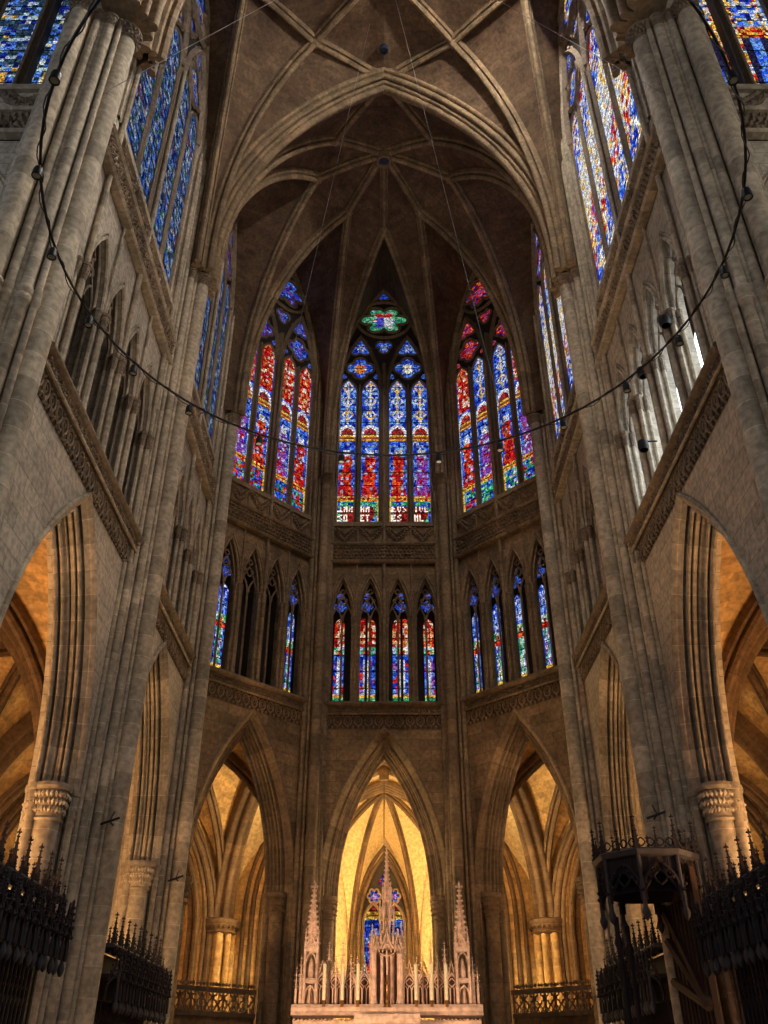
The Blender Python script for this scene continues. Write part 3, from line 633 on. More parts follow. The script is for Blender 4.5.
# ---------------------------------------------------------------- piers
def pier(name, cx, cy, wx, wy, specs, label, mats, group, core, annulet=False):
    """clustered pier: w points into the vessel, t runs along the wall"""
    T = empty(name, (cx, cy, 0), label, 'pier', group); l = math.hypot(wx, wy); wx /= l; wy /= l; tx, ty = -wy, wx
    P = lambda t, w_: (cx+tx*t+wx*w_, cy+ty*t+wy*w_)
    mb = MB(); pts = [P(*q) for q in core[0]]; n = len(pts)
    for i in range(n):
        a, b = pts[i], pts[(i+1) % n]; L = math.hypot(b[0]-a[0], b[1]-a[1])
        mb.face([Vector((*a, 0)), Vector((*b, 0)), Vector((*b, core[1])), Vector((*a, core[1]))], [(0, 0), (L, 0), (L, core[1]), (0, core[1])])
    mb.face([Vector((*a, core[1])) for a in pts])
    if core[1] < 20:
        pts = [P(*q) for q in ((-.72, -.60), (-.24, -.32), (.24, -.32), (.72, -.60), (.75, -1.0), (-.75, -1.0))]
        for a, b in zip(pts, pts[1:]+pts[:1]):
            L = math.hypot(b[0]-a[0], b[1]-a[1]); mb.face([Vector((*a, core[1])), Vector((*b, core[1])), Vector((*b, 36)), Vector((*a, 36))], [(0, 13), (L, 13), (L, 36), (0, 36)])
    mb.build('core', mats[0], T)
    for k, (t, w_, r, ztop, cap) in enumerate(specs):
        x, y = P(t, w_); mb = MB(); zt = ztop-(.42 if cap else 0)
        prof = [(r*1.5, 0), (r*1.5, .35), (r*1.3, .5), (r*1.35, .6), (r, .75)]
        if annulet and k in annulet: prof += [(r, 14.7), (r*1.35, 14.8), (r*1.45, 14.9), (r*1.2, 14.98), (r*1.4, 15.06), (r*1.3, 15.16), (r, 15.25)]
        prof += [(r, zt)]
        mb.lathe(x, y, prof, 18 if r > .17 else 10, zoff=k*.23)
        mb.build('front_shaft' if k == 0 else 'side_shaft', mats[1], T)
        if cap:
            mb = MB(); capital_mb(mb, x, y, r*.98, zt-.05, ztop, 14 if r > .17 else 10); mb.build('capital', mats[2], T)
    return T
GP = 'clustered piers of the choir'
for s in (-1, 1):
    sd = SD(s)
    sp = [(0, 0, .265, ZCAP, 1)]
    for q in (-1, 1):
        sp += [(q*.34, -.14, .07, ZCAP-.1, 1), (q*.52, -.26, .135, ZCAP-.1, 1), (q*.78, -.38, .085, 33, 0), (q*1.0, -.42, .12, S1B+.1, 0), (q*1.22, -.5, .075, S1B+.1, 0)]
        sp += [(q*.98, -.45, .08, 34, 0)]
    core = ([(-1.35, -.78), (-.7, -.62), (-.25, -.30), (.25, -.30), (.7, -.62), (1.35, -.78), (1.2, -1.2), (.5, -1.6), (-.5, -1.6), (-1.2, -1.2)], 13.5)
    pier('compound_pier', s*6.62, Y2, -s, 0, sp, 'clustered shaft pier between the two %s choir bays' % sd, NAVE, GP, core)
    mb = MB(); fr = side(s)
    # flat back of the pier above the arcade
    sp3 = [(0, 0, .25, ZCAP-.1, 1)]
    for q in (-1, 1): sp3 += [(q*.33, -.14, .07, ZCAP-.2, 1), (q*.50, -.27, .11, ZCAP-.2, 1), (q*.72, -.40, .07, 34, 0)]
    core3 = ([(-1.2, -.85), (-.65, -.62), (-.25, -.30), (.25, -.30), (.65, -.62), (1.2, -.85), (1.2, -1.3), (.8, -1.8), (-.8, -1.8), (-1.2, -1.3)], 13.5)
    pier('compound_pier', s*6.62, Y3, -s*.927, -.373, sp3, 'slender clustered pier where the %s choir wall meets the apse' % sd, NAVE, GP, core3)
    sp4 = [(0, 0, .215, ZCAP-.5, 1)]
    for q in (-1, 1): sp4 += [(q*.29, -.12, .06, ZCAP-.6, 1), (q*.44, -.24, .10, ZCAP-.6, 1), (q*.64, -.38, .06, 34, 0)]
    core4 = ([(-.85, -.68), (-.5, -.5), (-.22, -.26), (.22, -.26), (.5, -.5), (.85, -.68), (1.0, -2.2), (-1.0, -2.2)], 13.5)
    pier('compound_pier', s*2.72, 33.86, -s*.39, -.92, sp4, 'slim dark pier just %s of the central apse window' % sd, APSE, GP, core4)
    # crossing pier, seen against the side edge of the view
    W1 = [(6.78, 13.25, .29), (6.84, 12.90, .075), (6.90, 13.02, .11), (7.08, 12.83, .15), (7.22, 12.74, .07), (7.36, 12.70, .12), (7.55, 12.62, .06), (7.74, 12.50, .25), (8.02, 12.62, .07), (8.16, 12.78, .11)]
    W1 = [(x+.26, y-.36, r) for x, y, r in W1]
    sp1 = [((y-13.25)*-s, 6.78-x, r, 25.6, 1) for x, y, r in W1]
    C1 = [(7.22, 12.95), (7.6, 12.6), (8.05, 12.45), (8.45, 12.65), (8.6, 13.3), (8.6, 14.5), (7.3, 14.6), (7.25, 13.5)]
    pier('crossing_pier', s*6.78, 13.25, -s, 0, sp1, 'huge crossing pier of many shafts at the %s edge of the view' % sd, NAVE, GP, ([((y-13.25)*-s, 6.78-x) for x, y in C1], 42), annulet=(1, 2, 3, 4, 5, 6, 7, 8, 9))

# ---------------------------------------------------------------- vaults
RIB = [(-.10, .20), (.08, .20), (.14, .15), (.08, .09), (.10, .05), (.24, .11), (.34, .07), (.38, 0), (.34, -.07), (.24, -.11), (.10, -.05), (.08, -.09), (.14, -.15), (.08, -.20), (-.10, -.20)]
def arcpts(S, N, stilt=1.1, phm=1.1, n=18):
    S, N = Vector(S), Vector(N); P = [S.copy()]; z0 = S.z+stilt
    for i in range(n+1):
        ph = phm*i/n; t = (1-cos(ph))/(1-cos(phm)); P.append(Vector((S.x+(N.x-S.x)*t, S.y+(N.y-S.y)*t, z0+(N.z-z0)*sin(ph)/sin(phm))))
    return P
def linepts(A, B, rise=0.0, n=6):
    A, B = Vector(A), Vector(B); return [A.lerp(B, i/n)+Vector((0, 0, rise*4*(i/n)*(1-i/n))) for i in range(n+1)]
def ribmesh(P, prof=RIB, scale=1.0, mat='rib', parent=None, name='rib'):
    S, N = P[0], P[-1]; h = Vector((N.x-S.x, N.y-S.y, 0)); L = h.length; fr = Fr((S.x, S.y, 0), h, (-h.y, h.x, 0))
    pts = [(math.hypot(p.x-S.x, p.y-S.y), p.z) for p in P]
    mb = MB(); mb.sweep(fr, pts, [(a*scale, b*scale) for a, b in prof]); return mb.build(name, mat, parent)
def loft(mb, A, B, up=.06, m=6, bulge=.25):
    n = max(len(A), len(B))
    def res(C):
        out = []; 
        for i in range(n): t = i/(n-1)*(len(C)-1); k = min(int(t), len(C)-2); out.append(C[k].lerp(C[k+1], t-k))
        return out
    A, B = res(A), res(B); rows = []; uvs = []; acc = 0
    for i in range(n):
        if i: acc += (A[i]-A[i-1]).length
        f = i/(n-1); w_ = (A[i]-B[i]).length
        rows.append([A[i].lerp(B[i], j/m)+Vector((0, 0, up+bulge*min(1, w_/3)*4*(j/m)*(1-j/m))) for j in range(m+1)]); uvs.append([(w_*j/m, acc) for j in range(m+1)])
    mb.grid(rows, uvs)
def mir(P): return [Vector((-p.x, p.y, p.z)) for p in P]

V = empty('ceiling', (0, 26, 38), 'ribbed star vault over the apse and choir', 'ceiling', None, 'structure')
T2 = Vector((0, 22.0, 38.75)); K = Vector((0, 26.0, 39.3)); CT = Vector((0, 29.95, 38.7))
web = MB()
def S(s, x, y, z=ZCAP): return Vector((s*x, y, z))
def comp(P, *Q):
    out = list(P)
    for q in Q: out += linepts(out[-1], q, .12, 5)[1:]
    return out
def formeret(fr, uc, hw, z0, zs, za, half):
    A = Arch(uc, hw, zs, za-zs); P = A.pts(16)[:17]; P = [(P[0][0], z0)]+P
    if half > 0: P = [(2*uc-u, z) for u, z in P]
    return [fr.p(u, z, .12) for u, z in P]
def trans_half(s, y, x=6.55, za=38.6, z0=ZCAP, stilt=1.2):
    A = Arch(0, x, z0+stilt, za-z0-stilt); return [Vector((s*x, y, z0))]+[Vector((s*-u if s > 0 else u, y, z)) for u, z in A.pts(18)[:19]]
for s in (-1, 1):
    Cn, Bn, An = S(s, 2.25, 24.7, 38.5), S(s, 3.22, 26.75, 38.5), S(s, 1.8, 28.75, 38.5)
    p2, p3, p4 = S(s, 6.45, 22.35), S(s, 6.45, Y3), S(s, 2.68, 33.7, ZCAP-.5)
    r1 = arcpts(p2, Cn); r2 = arcpts(p2+Vector((s*.15, .25, 0)), Bn); r3 = arcpts(p3+Vector((0, -.15, 0)), Bn); r4 = arcpts(p3, An); r5 = arcpts(p4+Vector((s*.1, 0, 0)), An, phm=.85); r6 = arcpts(p4, CT, phm=.85)
    for r in (r1, r2, r3, r4, r5, r6): ribmesh(r, parent=V)
    for a, b in ((Cn, T2), (Cn, K), (Bn, K), (An, K)): ribmesh(linepts(a, b, .1), parent=V)
    web_t = trans_half(s, 22.3)
    loft(web, web_t, r1); loft(web, comp(r1, K), comp(r2, K)); loft(web, comp(r3, K), comp(r4, K)); loft(web, comp(r5, K), comp(r6, K))
    loft(web, linepts(T2, K, .1), linepts(T2, Cn, .1)+linepts(Cn, K, .1)[1:])
    f2 = formeret(side(s), 25.95, 3.45, ZCAP, 30, 39.1, -1); loft(web, r2, f2); f2b = formeret(side(s), 25.95, 3.45, ZCAP, 30, 39.1, 1); loft(web, r3, f2b)
    fa = formeret(facet(s), FL/2, 2.7, ZCAP-.3, 30.4, 39.1, -1); loft(web, r4, fa); fb = formeret(facet(s), FL/2, 2.7, ZCAP-.3, 30.4, 39.1, 1); loft(web, r5, fb)
    fc = formeret(CENT, 0, 2.75, ZCAP-.5, 30.4, 39.1, s); loft(web, r6, fc)
    # choir bay
    N1, N0, M1 = S(s, 2.95, 20.2, 38.7), S(s, 2.95, 15.0, 38.7), S(s, 5.5, 17.6, 38.3); K1 = Vector((0, 17.6, 39.4)); T0 = Vector((0, 13.6, 38.8))
    q2 = S(s, 6.5, 21.6); q1 = S(s, 6.6, 13.75)
    a1 = arcpts(q2, N1); a2 = arcpts(q2+Vector((s*.2, -.25, 0)), M1, stilt=2.2, phm=.9); b1 = arcpts(q1, N0); b2 = arcpts(q1+Vector((s*.2, .25, 0)), M1, stilt=2.2, phm=.9)
    for r in (a1, a2, b1, b2): ribmesh(r, parent=V)
    for a, b in ((N1, T2), (N1, K1), (N1, M1), (N0, K1), (N0, M1), (N0, T0), (M1, S(s, 7.1, 17.6, 38.9))): ribmesh(linepts(a, b, .1), parent=V)
    loft(web, trans_half(s, 21.7), a1); loft(web, a1, a2); loft(web, b1, b2); loft(web, trans_half(s, 13.9), b1)
    loft(web, linepts(N1, K1), linepts(N1, M1)); loft(web, linepts(N0, K1), linepts(N0, M1)); loft(web, linepts(T2, K1), linepts(T2, N1)+linepts(N1, K1)[1:]); loft(web, linepts(T0, K1), linepts(T0, N0)+linepts(N0, K1)[1:])
    g1 = formeret(side(s), 17.6, 3.8, ZCAP, 29.6, 39.1, 1); loft(web, a2, g1); g0 = formeret(side(s), 17.6, 3.8, ZCAP, 29.6, 39.1, -1); loft(web, b2, g0)
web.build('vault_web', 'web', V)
ribmesh(linepts(CT, K, .1), parent=V)
# heavy transverse arches
def big_transverse(y, label_parent, wd=.46, x=6.6, z0=ZCAP, za=38.55, mat='rib'):
    fr = Fr((0, y, 0), (1, 0, 0), (0, 1, 0)); A = Arch(0, x, z0+1.2, za-z0-1.2)
    pr = [(-.9, wd*1.05), (-.34, wd*1.05)]+arc(-.22, wd*1.02, pi*.8, -pi*.3, .10)+[(-.12, wd*.95), (-.12, wd*.88)]+arc(.06, wd*.78, pi*.5, -pi*.3, .10)+[(-.06, wd*.56), (-.06, wd*.50)]+arc(.2, wd*.38, pi*.7, -pi*.5, .09)+[(.06, wd*.24), (.06, wd*.18)]+arc(.36, 0, pi*.6, -pi*.6, .14)+[(.06, -wd*.18), (.06, -wd*.24)]+arc(.2, -wd*.38, pi*.5, -pi*.7, .09)+[(-.06, -wd*.50), (-.06, -wd*.56)]+arc(.06, -wd*.78, pi*.3, -pi*.5, .10)+[(-.12, -wd*.88), (-.12, -wd*.95)]+arc(-.22, -wd*1.02, pi*.3, -pi*.8, .10)+[(-.34, -wd*1.05), (-.9, -wd*1.05)]
    mb = MB(); mb.sweep(fr, A.pts(26, z0), pr); return mb.build('transverse_arch', mat, V)
big_transverse(22.0, V); big_transverse(12.9, V, .8, 6.75, za=39.2)
def boss(c, r, hole=True):
    fr = Fr((c.x, c.y, c.z), (1, 0, 0), (0, 1, 0)); mb = MB()
    mb.lathe(c.x, c.y, [(r, c.z+.1), (r, c.z-.25), (r*.92, c.z-.36), (r*.75, c.z-.36), (r*.62, c.z-.2), (r*.6, c.z+.1)], 20); o = mb.build('keystone', 'rib', V)
    mb = MB(); mb.lathe(c.x, c.y, [(r*.62, c.z-.22), (.01, c.z-.22)], 16); mb.build('keystone_disc', 'boss_disc', V)
M['boss_disc'] = plain('blue_painted_boss', (.02, .035, .09), .6)
boss(K-Vector((0, 0, .38)), .36)
for s in (-1, 1):
    for c in ((s*2.25, 24.7, 38.5), (s*3.22, 26.75, 38.5), (s*1.8, 28.75, 38.5), (s*2.95, 20.2, 38.7)):
        mb = MB(); mb.lathe(c[0], c[1], [(.19, c[2]), (.2, c[2]-.3), (.14, c[2]-.4), (.01, c[2]-.42)], 10); mb.build('boss', 'rib', V)
mb = MB(); mb.lathe(0, 20.7, [(.2, 39.0), (.2, 38.8), (.15, 38.78), (.15, 38.9), (.01, 38.9)], 14); mb.build('vault_eye', 'boss_disc', V)
# outer shell so no stray light comes through the vault
mb = MB(); mb.face([(-17, 10, 41), (17, 10, 41), (17, 40, 41), (-17, 40, 41)]); mb.face([(-9.5, 30, 14), (-9.5, 30, 41), (-3.5, 36.4, 41), (-3.5, 36.4, 14)]); mb.face([(9.5, 30, 14), (9.5, 30, 41), (3.5, 36.4, 41), (3.5, 36.4, 14)]); mb.face([(-3.6, 36.4, 14), (3.6, 36.4, 14), (3.6, 36.4, 41), (-3.6, 36.4, 41)])
for s in (-1, 1): mb.face([(s*9.5, 13.1, 14), (s*9.5, 30, 14), (s*9.5, 30, 41), (s*9.5, 13.1, 41)])
tag(mb.build('ceiling_shell', 'dark'), 'unseen dark shell around the vault, added to block stray light', 'ceiling', None, 'structure')

# ---------------------------------------------------------------- aisles and ambulatory
AZ = 13.4
def aisle_bay(name, I0, I1, O0, O1, label, chapel=True, mat='plaster', arch_at=(1,), outer_open=3.2, ribs=True):
    """one groin-vaulted bay: inner corners I0 I1, outer corners O0 O1 (plan points)"""
    I0, I1, O0, O1 = [Vector((*p, ZS)) for p in (I0, I1, O0, O1)]
    C = (I0+I1+O0+O1)/4; C.z = AZ
    T = empty(name, (C.x, C.y, 0), label, 'ceiling', None, 'structure')
    mb = MB()
    diag = {}
    for k, P in enumerate((I0, I1, O1, O0)):
        diag[k] = arcpts(P, C, .1, 1.25); 
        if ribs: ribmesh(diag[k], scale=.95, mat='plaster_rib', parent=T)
    cs = (I0, I1, O1, O0)
    for k in range(4):
        a, b = cs[k], cs[(k+1) % 4]; mid = (a+b)/2; mid.z = AZ-.2
        A, B = arcpts(a, mid, .1, 1.15), arcpts(b, mid, .1, 1.15)
        loft(mb, diag[k], A, .12); loft(mb, diag[(k+1) % 4], B, .12)
        if k in (1, 3) and (k in arch_at):           # transverse arch from the inner to the outer pier
            h = (b-a); fr = Fr((a.x, a.y, 0), (h.x, h.y, 0), (-h.y, h.x, 0)); A2 = Arch(h.length/2, h.length/2-.15, ZS, AZ-.35-ZS)
            m2 = MB(); pr = [(-.3, .5), (0, .5)]+arc(.10, .38, pi*.5, -pi*.3, .10)+[(.14, .22)]+arc(.26, 0, pi*.6, -pi*.6, .16)+[(.14, -.22)]+arc(.10, -.38, pi*.3, -pi*.5, .10)+[(0, -.5), (-.3, -.5)]
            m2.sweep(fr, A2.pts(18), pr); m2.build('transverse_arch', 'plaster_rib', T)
    mb.build('vault_web', mat, T)
    # outer wall with a chapel mouth
    h = O1-O0; n = Vector((h.y, -h.x, 0)).normalized()
    if n.dot(O0-I0) < 0: n = -n
    fr = Fr((O0.x, O0.y, 0), (h.x, h.y, 0), n); L = h.length
    A = Arch(L/2, min(outer_open, L/2-.7), ZS-.6, 5.4)
    mb = MB(); panel(mb, fr, -.4, L+.4, 0, 15, [(A, 0)] if chapel else [], .05, 1.2); mb.build('outer_wall', mat, T)
    if chapel:
        mb = MB()
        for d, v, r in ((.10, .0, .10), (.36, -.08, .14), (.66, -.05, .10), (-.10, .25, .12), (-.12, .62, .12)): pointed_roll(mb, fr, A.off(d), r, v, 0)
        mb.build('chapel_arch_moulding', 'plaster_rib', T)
    return T, fr, A, L
def clustered(x, y, label, mat='plaster_rib', r=.42, zc=7.05):
    T = empty('ambulatory_pier', (x, y, 0), label, 'pier', 'piers at the back of the aisles'); mb = MB(); mb.lathe(x, y, [(r, 0), (r, zc)], 12); mb.build('core', 'plaster', T)
    for k in range(8):
        a = 2*pi*k/8+.2; mb = MB(); cx, cy = x+(r+.12)*cos(a), y+(r+.12)*sin(a); rr = .13 if k % 2 else .17
        mb.lathe(cx, cy, [(rr*1.4, 0), (rr*1.4, .3), (rr, .5), (rr, zc-.35)], 10); mb.build('shaft', 'plaster', T)
    mb = MB(); mb.lathe(x, y, [(r+.2, zc-.45), (r+.35, zc-.38), (r+.25, zc-.3), (r+.42, zc-.05), (r+.46, zc+.1), (r+.3, zc+.18), (.01, zc+.18)], 16)
    for k in range(22): a = 2*pi*k/22; mb.lump(Vector((x+(r+.36)*cos(a), y+(r+.36)*sin(a), zc-.18)), .09)
    mb.build('capital', mat, T)
    for k in range(3):
        pass
for s in (-1, 1):
    sd = SD(s)
    aisle_bay('ceiling_aisle_'+sd, (s*8.22, 13.3), (s*8.22, 22.0), (s*14.6, 13.3), (s*14.6, 22.0), 'ochre vault of the nearer %s aisle' % sd, chapel=True)
    aisle_bay('ceiling_aisle_'+sd, (s*8.22, 22.0), (s*8.22, 30.2), (s*14.6, 22.0), (s*14.6, 30.2), 'ochre vault of the farther %s aisle' % sd)
    aisle_bay('ceiling_ambulatory_'+sd, (s*8.1, 30.4), (s*3.5, 35.4), (s*14.2, 30.8), (s*6.98, 40.6), 'ochre vault of the %s ambulatory' % sd, outer_open=5.1)
    clustered(s*14.5, 22.0, 'clustered outer pier behind the nearer %s arch' % sd); clustered(s*14.3, 30.4, 'clustered outer pier behind the farther %s arch' % sd); clustered(s*6.98, 40.5, 'clustered pier with foliage capital, ochre lit behind the %s apse arch' % sd)
    # radiating chapel shells
    mb = MB()
    for (a, b) in (((14.6, 31), (17, 37)), ((17, 37), (13.5, 43.5)), ((13.5, 43.5), (7.6, 42.4))): mb.face([(s*a[0], a[1], 0), (s*b[0], b[1], 0), (s*b[0], b[1], 15), (s*a[0], a[1], 15)])
    mb.face([(s*7, 41, 13.2), (s*17, 37, 13.2), (s*14, 30, 13.2), (s*10, 44, 13.2)]); tag(mb.build('wall_chapel_'+sd, 'plaster'), 'ochre chapel wall behind the %s apse arch' % sd, 'wall', None, 'structure')
    mb = MB()
    for (a, b) in (((14.7, 12), (19, 12)), ((19, 12), (19, 31)), ((19, 31), (14.7, 31))): mb.face([(s*a[0], a[1], 0), (s*b[0], b[1], 0), (s*b[0], b[1], 15), (s*a[0], a[1], 15)])
    mb.face([(s*14.6, 12, 14.5), (s*19, 12, 14.5), (s*19, 31, 14.5), (s*14.6, 31, 14.5)]); mb.face([(s*9, 13.15, 0), (s*15, 13.15, 0), (s*15, 13.15, 15), (s*9, 13.15, 15)])
    tag(mb.build('wall_aisle_'+sd, 'plaster'), 'ochre outer wall of the %s aisle' % sd, 'wall', None, 'structure')
aisle_bay('ceiling_ambulatory_centre', (-3.0, 35.7), (3.0, 35.7), (-6.7, 41.0), (6.7, 41.0), 'yellow vault of the ambulatory behind the altar', mat='chapel', chapel=False, arch_at=(), ribs=False)
# remove nothing: the lady chapel opens straight off this bay
for o in list(COL.objects):
    if o.name.startswith('outer_wall') and o.parent and o.parent.name.startswith('ceiling_ambulatory_centre'): bpy.data.objects.remove(o)
LC = empty('ceiling_lady_chapel', (0, 44, 11), 'yellow ribbed vault of the chapel behind the altar', 'ceiling', None, 'structure')
fr = Fr((0, 41.0, 0), (1, 0, 0), (0, 1, 0))
mb = MB(); A = Arch(0, 4.3, ZS+.2, 5.75); panel(mb, fr, -7, 7, 0, 15, [(A, 0)], 0, 1.1); mb.build('entrance_wall', 'plaster', LC)
for d, v, r in ((.55, -.05, .12), (.95, -.1, .15), (1.4, -.05, .11), (1.75, -.05, .09)):
    mb = MB(); pointed_roll(mb, fr, A.off(d), r, v, 0); mb.build('entrance_arch', 'plaster_rib', LC)
for v in (-.16, .28, .75, 1.12):
    mb = MB(); pointed_roll(mb, fr, A.off(-.02), .13, v, 0); mb.build('entrance_arch', 'plaster_rib', LC)
W0 = [(-4.3, 42.1), (-3.9, 45.0), (-1.75, 48.0), (1.75, 48.0), (3.9, 45.0), (4.3, 42.1)]
Kc = Vector((0, 42.7, 13.3)); mb = MB(); rb = []
for i in range(5):
    a, b = Vector((*W0[i], 0)), Vector((*W0[i+1], 0)); L = (b-a).length; n = Vector((-(b-a).y, (b-a).x, 0)); f2 = Fr(a, b-a, n)
    if i == 2: panel(mb, f2, 0, L, 0, 15, [(Arch(L/2, 1.2, 7.9, 3.3), 3.0)], 0, .4)
    else: panel(mb, f2, 0, L, 0, 15, [])
    A1 = Arch(L/2, L/2-.1, 6.6, 5.6).pts(12); ff = [f2.p(u, z, -.05) for u, z in A1]
    ca, cb = arcpts((a.x*.96, a.y-.05, 5.6), Kc, .5, 1.2), arcpts((b.x*.96, b.y-.05, 5.6), Kc, .5, 1.2)
    apx = ff[12]; ridge = linepts(Kc, apx, .15)
    loft(mb, ca+[], ff[:13], .1); loft(mb, cb, list(reversed(ff[12:])), .1)
    if i < 4: rb.append(cb)
    if i == 2:
        m2 = MB(); pointed_roll(m2, f2, Arch(L/2, 1.28, 7.9, 3.4), .12, -.02, 3.0); pointed_roll(m2, f2, Arch(L/2, 1.5, 7.8, 3.9), .10, -.06, 3.0); m2.build('window_moulding', 'plaster_rib', LC)
        WN = empty('window_70', (0, 48, 3), 'small stained glass window behind the altar spire', 'window', None, 'structure')
        for q in (-1, 1): glass_lancet('lancet_glass', f2, Arch(L/2+q*.55, .46, 8.0, .95), 3.2, .25, 'story', WN, 71+q, nc=10, mat='glass_far', gain=.8)
        g = random.Random(5); mg = MB()
        for q in (-1, 1): glass_foil(mg, f2, L/2+q*.5, 9.35, .30, 6, 0, .25, [(.7, .1, .45), (.8, .5, .8)], B_, g, gain=.9)
        glass_foil(mg, f2, L/2, 10.1, .30, 3, pi/2, .25, B_, B_+R_, g, gain=.7); mg.build('tracery_glass', 'glass_far', WN)
        m2 = MB(); m2.box(f2, L/2-1.25, L/2+1.25, 3, 11.4, .3, .35); m2.build('tracery_plate', 'dark', WN)
        m2 = MB()
        for q in (-1, 1): m2.sweep(f2, Arch(L/2+q*.55, .5, 8.0, 1.0).pts(8, 3.2), diamond(.07, .1)); m2.sweep(f2, foil_pts(L/2+q*.5, 9.35, .36, 6, 0), ring(.05, 0, 0, 5), closed_path=True)
        m2.build('tracery', 'tracery', WN)
mb.build('chapel_wall', 'chapel', LC)
for r in rb: ribmesh(r, scale=.7, mat='plaster_rib', parent=LC)
mb = MB(); mb.face([(-7, 41, 14.5), (7, 41, 14.5), (7, 49, 14.5), (-7, 49, 14.5)]); mb.build('chapel_roof', 'dark', LC)
f9 = Fr((0, 38.3, 0), (1, 0, 0), (0, 1, 0)); mb = MB(); pointed_roll(mb, f9, Arch(0, 4.0, 7.4, 5.55), .14, 0, None, n=20); pointed_roll(mb, f9, Arch(0, 4.0, 7.4, 5.7).off(.1), .1, -.2, None, n=20); pointed_roll(mb, f9, Arch(0, 4.0, 7.4, 5.7).off(.1), .1, .2, None, n=20); mb.build('transverse_arch', 'plaster_rib', LC)
mb = MB(); mb.lathe(0, 38.3, [(.01, 12.45), (.2, 12.5), (.22, 12.75), (.14, 13.0)], 10); mb.build('hanging_keystone', 'plaster_rib', LC)
mb = MB(); mb.tube([(0, 38.3, 12.5), (0, 38.3, 8.2)], .018, 5); mb.build('hanging_rod', 'iron', LC)

# ---------------------------------------------------------------- balustrades between the apse piers
def balustrade(fr, u0, u1, v, z0, z1, label):
    T = empty('traceried_balustrade', fr.p((u0+u1)/2, 0, v), label, 'balustrade', 'balustrades of the apse'); h = z1-z0
    mb = MB(); mb.box(fr, u0, u1, 0, z0, v-.05, v+.15); mb.build('screen_wall', 'apse', T)
    mb = MB()
    for z in (z0, z1): mb.sweep(fr, [(u0, z), (u1, z)], [(-.07, v-.12), (.07, v-.12), (.07, v+.12), (-.07, v+.12)])
    mb.build('rail', 'tracery', T)
    n = int((u1-u0)/(h*.62)); p = (u1-u0)/n; mb = MB()
    for i in range(n+1): mb.sweep(fr, [(u0+i*p, z0), (u0+i*p, z1)], ring(.04, 0, v, 5))
    for i in range(n):
        u = u0+(i+.5)*p; mb.sweep(fr, foil_pts(u, z0+h*.68, p*.40, 4, 0, 16), ring(.028, 0, v, 5), closed_path=True)
        mb.sweep(fr, [(u-p*.5, z0), (u, z0+h*.42), (u+p*.5, z0)], ring(.028, 0, v, 5)); mb.sweep(fr, [(u-p*.5, z0+h*.42), (u, z0+h*.06), (u+p*.5, z0+h*.42)], ring(.022, 0, v, 5))
    mb.build('tracery', 'tracery', T)
    mb = MB(); foliage(mb, fr, u0, u1, z1+.06, z1+.28, v+.02, .13, .075); mb.build('foliage_crest', 'tracery', T)
for s in (-1, 1): balustrade(facet(s), .9, FL-1.2, .95, 3.35, 4.05, 'dark traceried stone balustrade low in the %s apse arch' % SD(s))

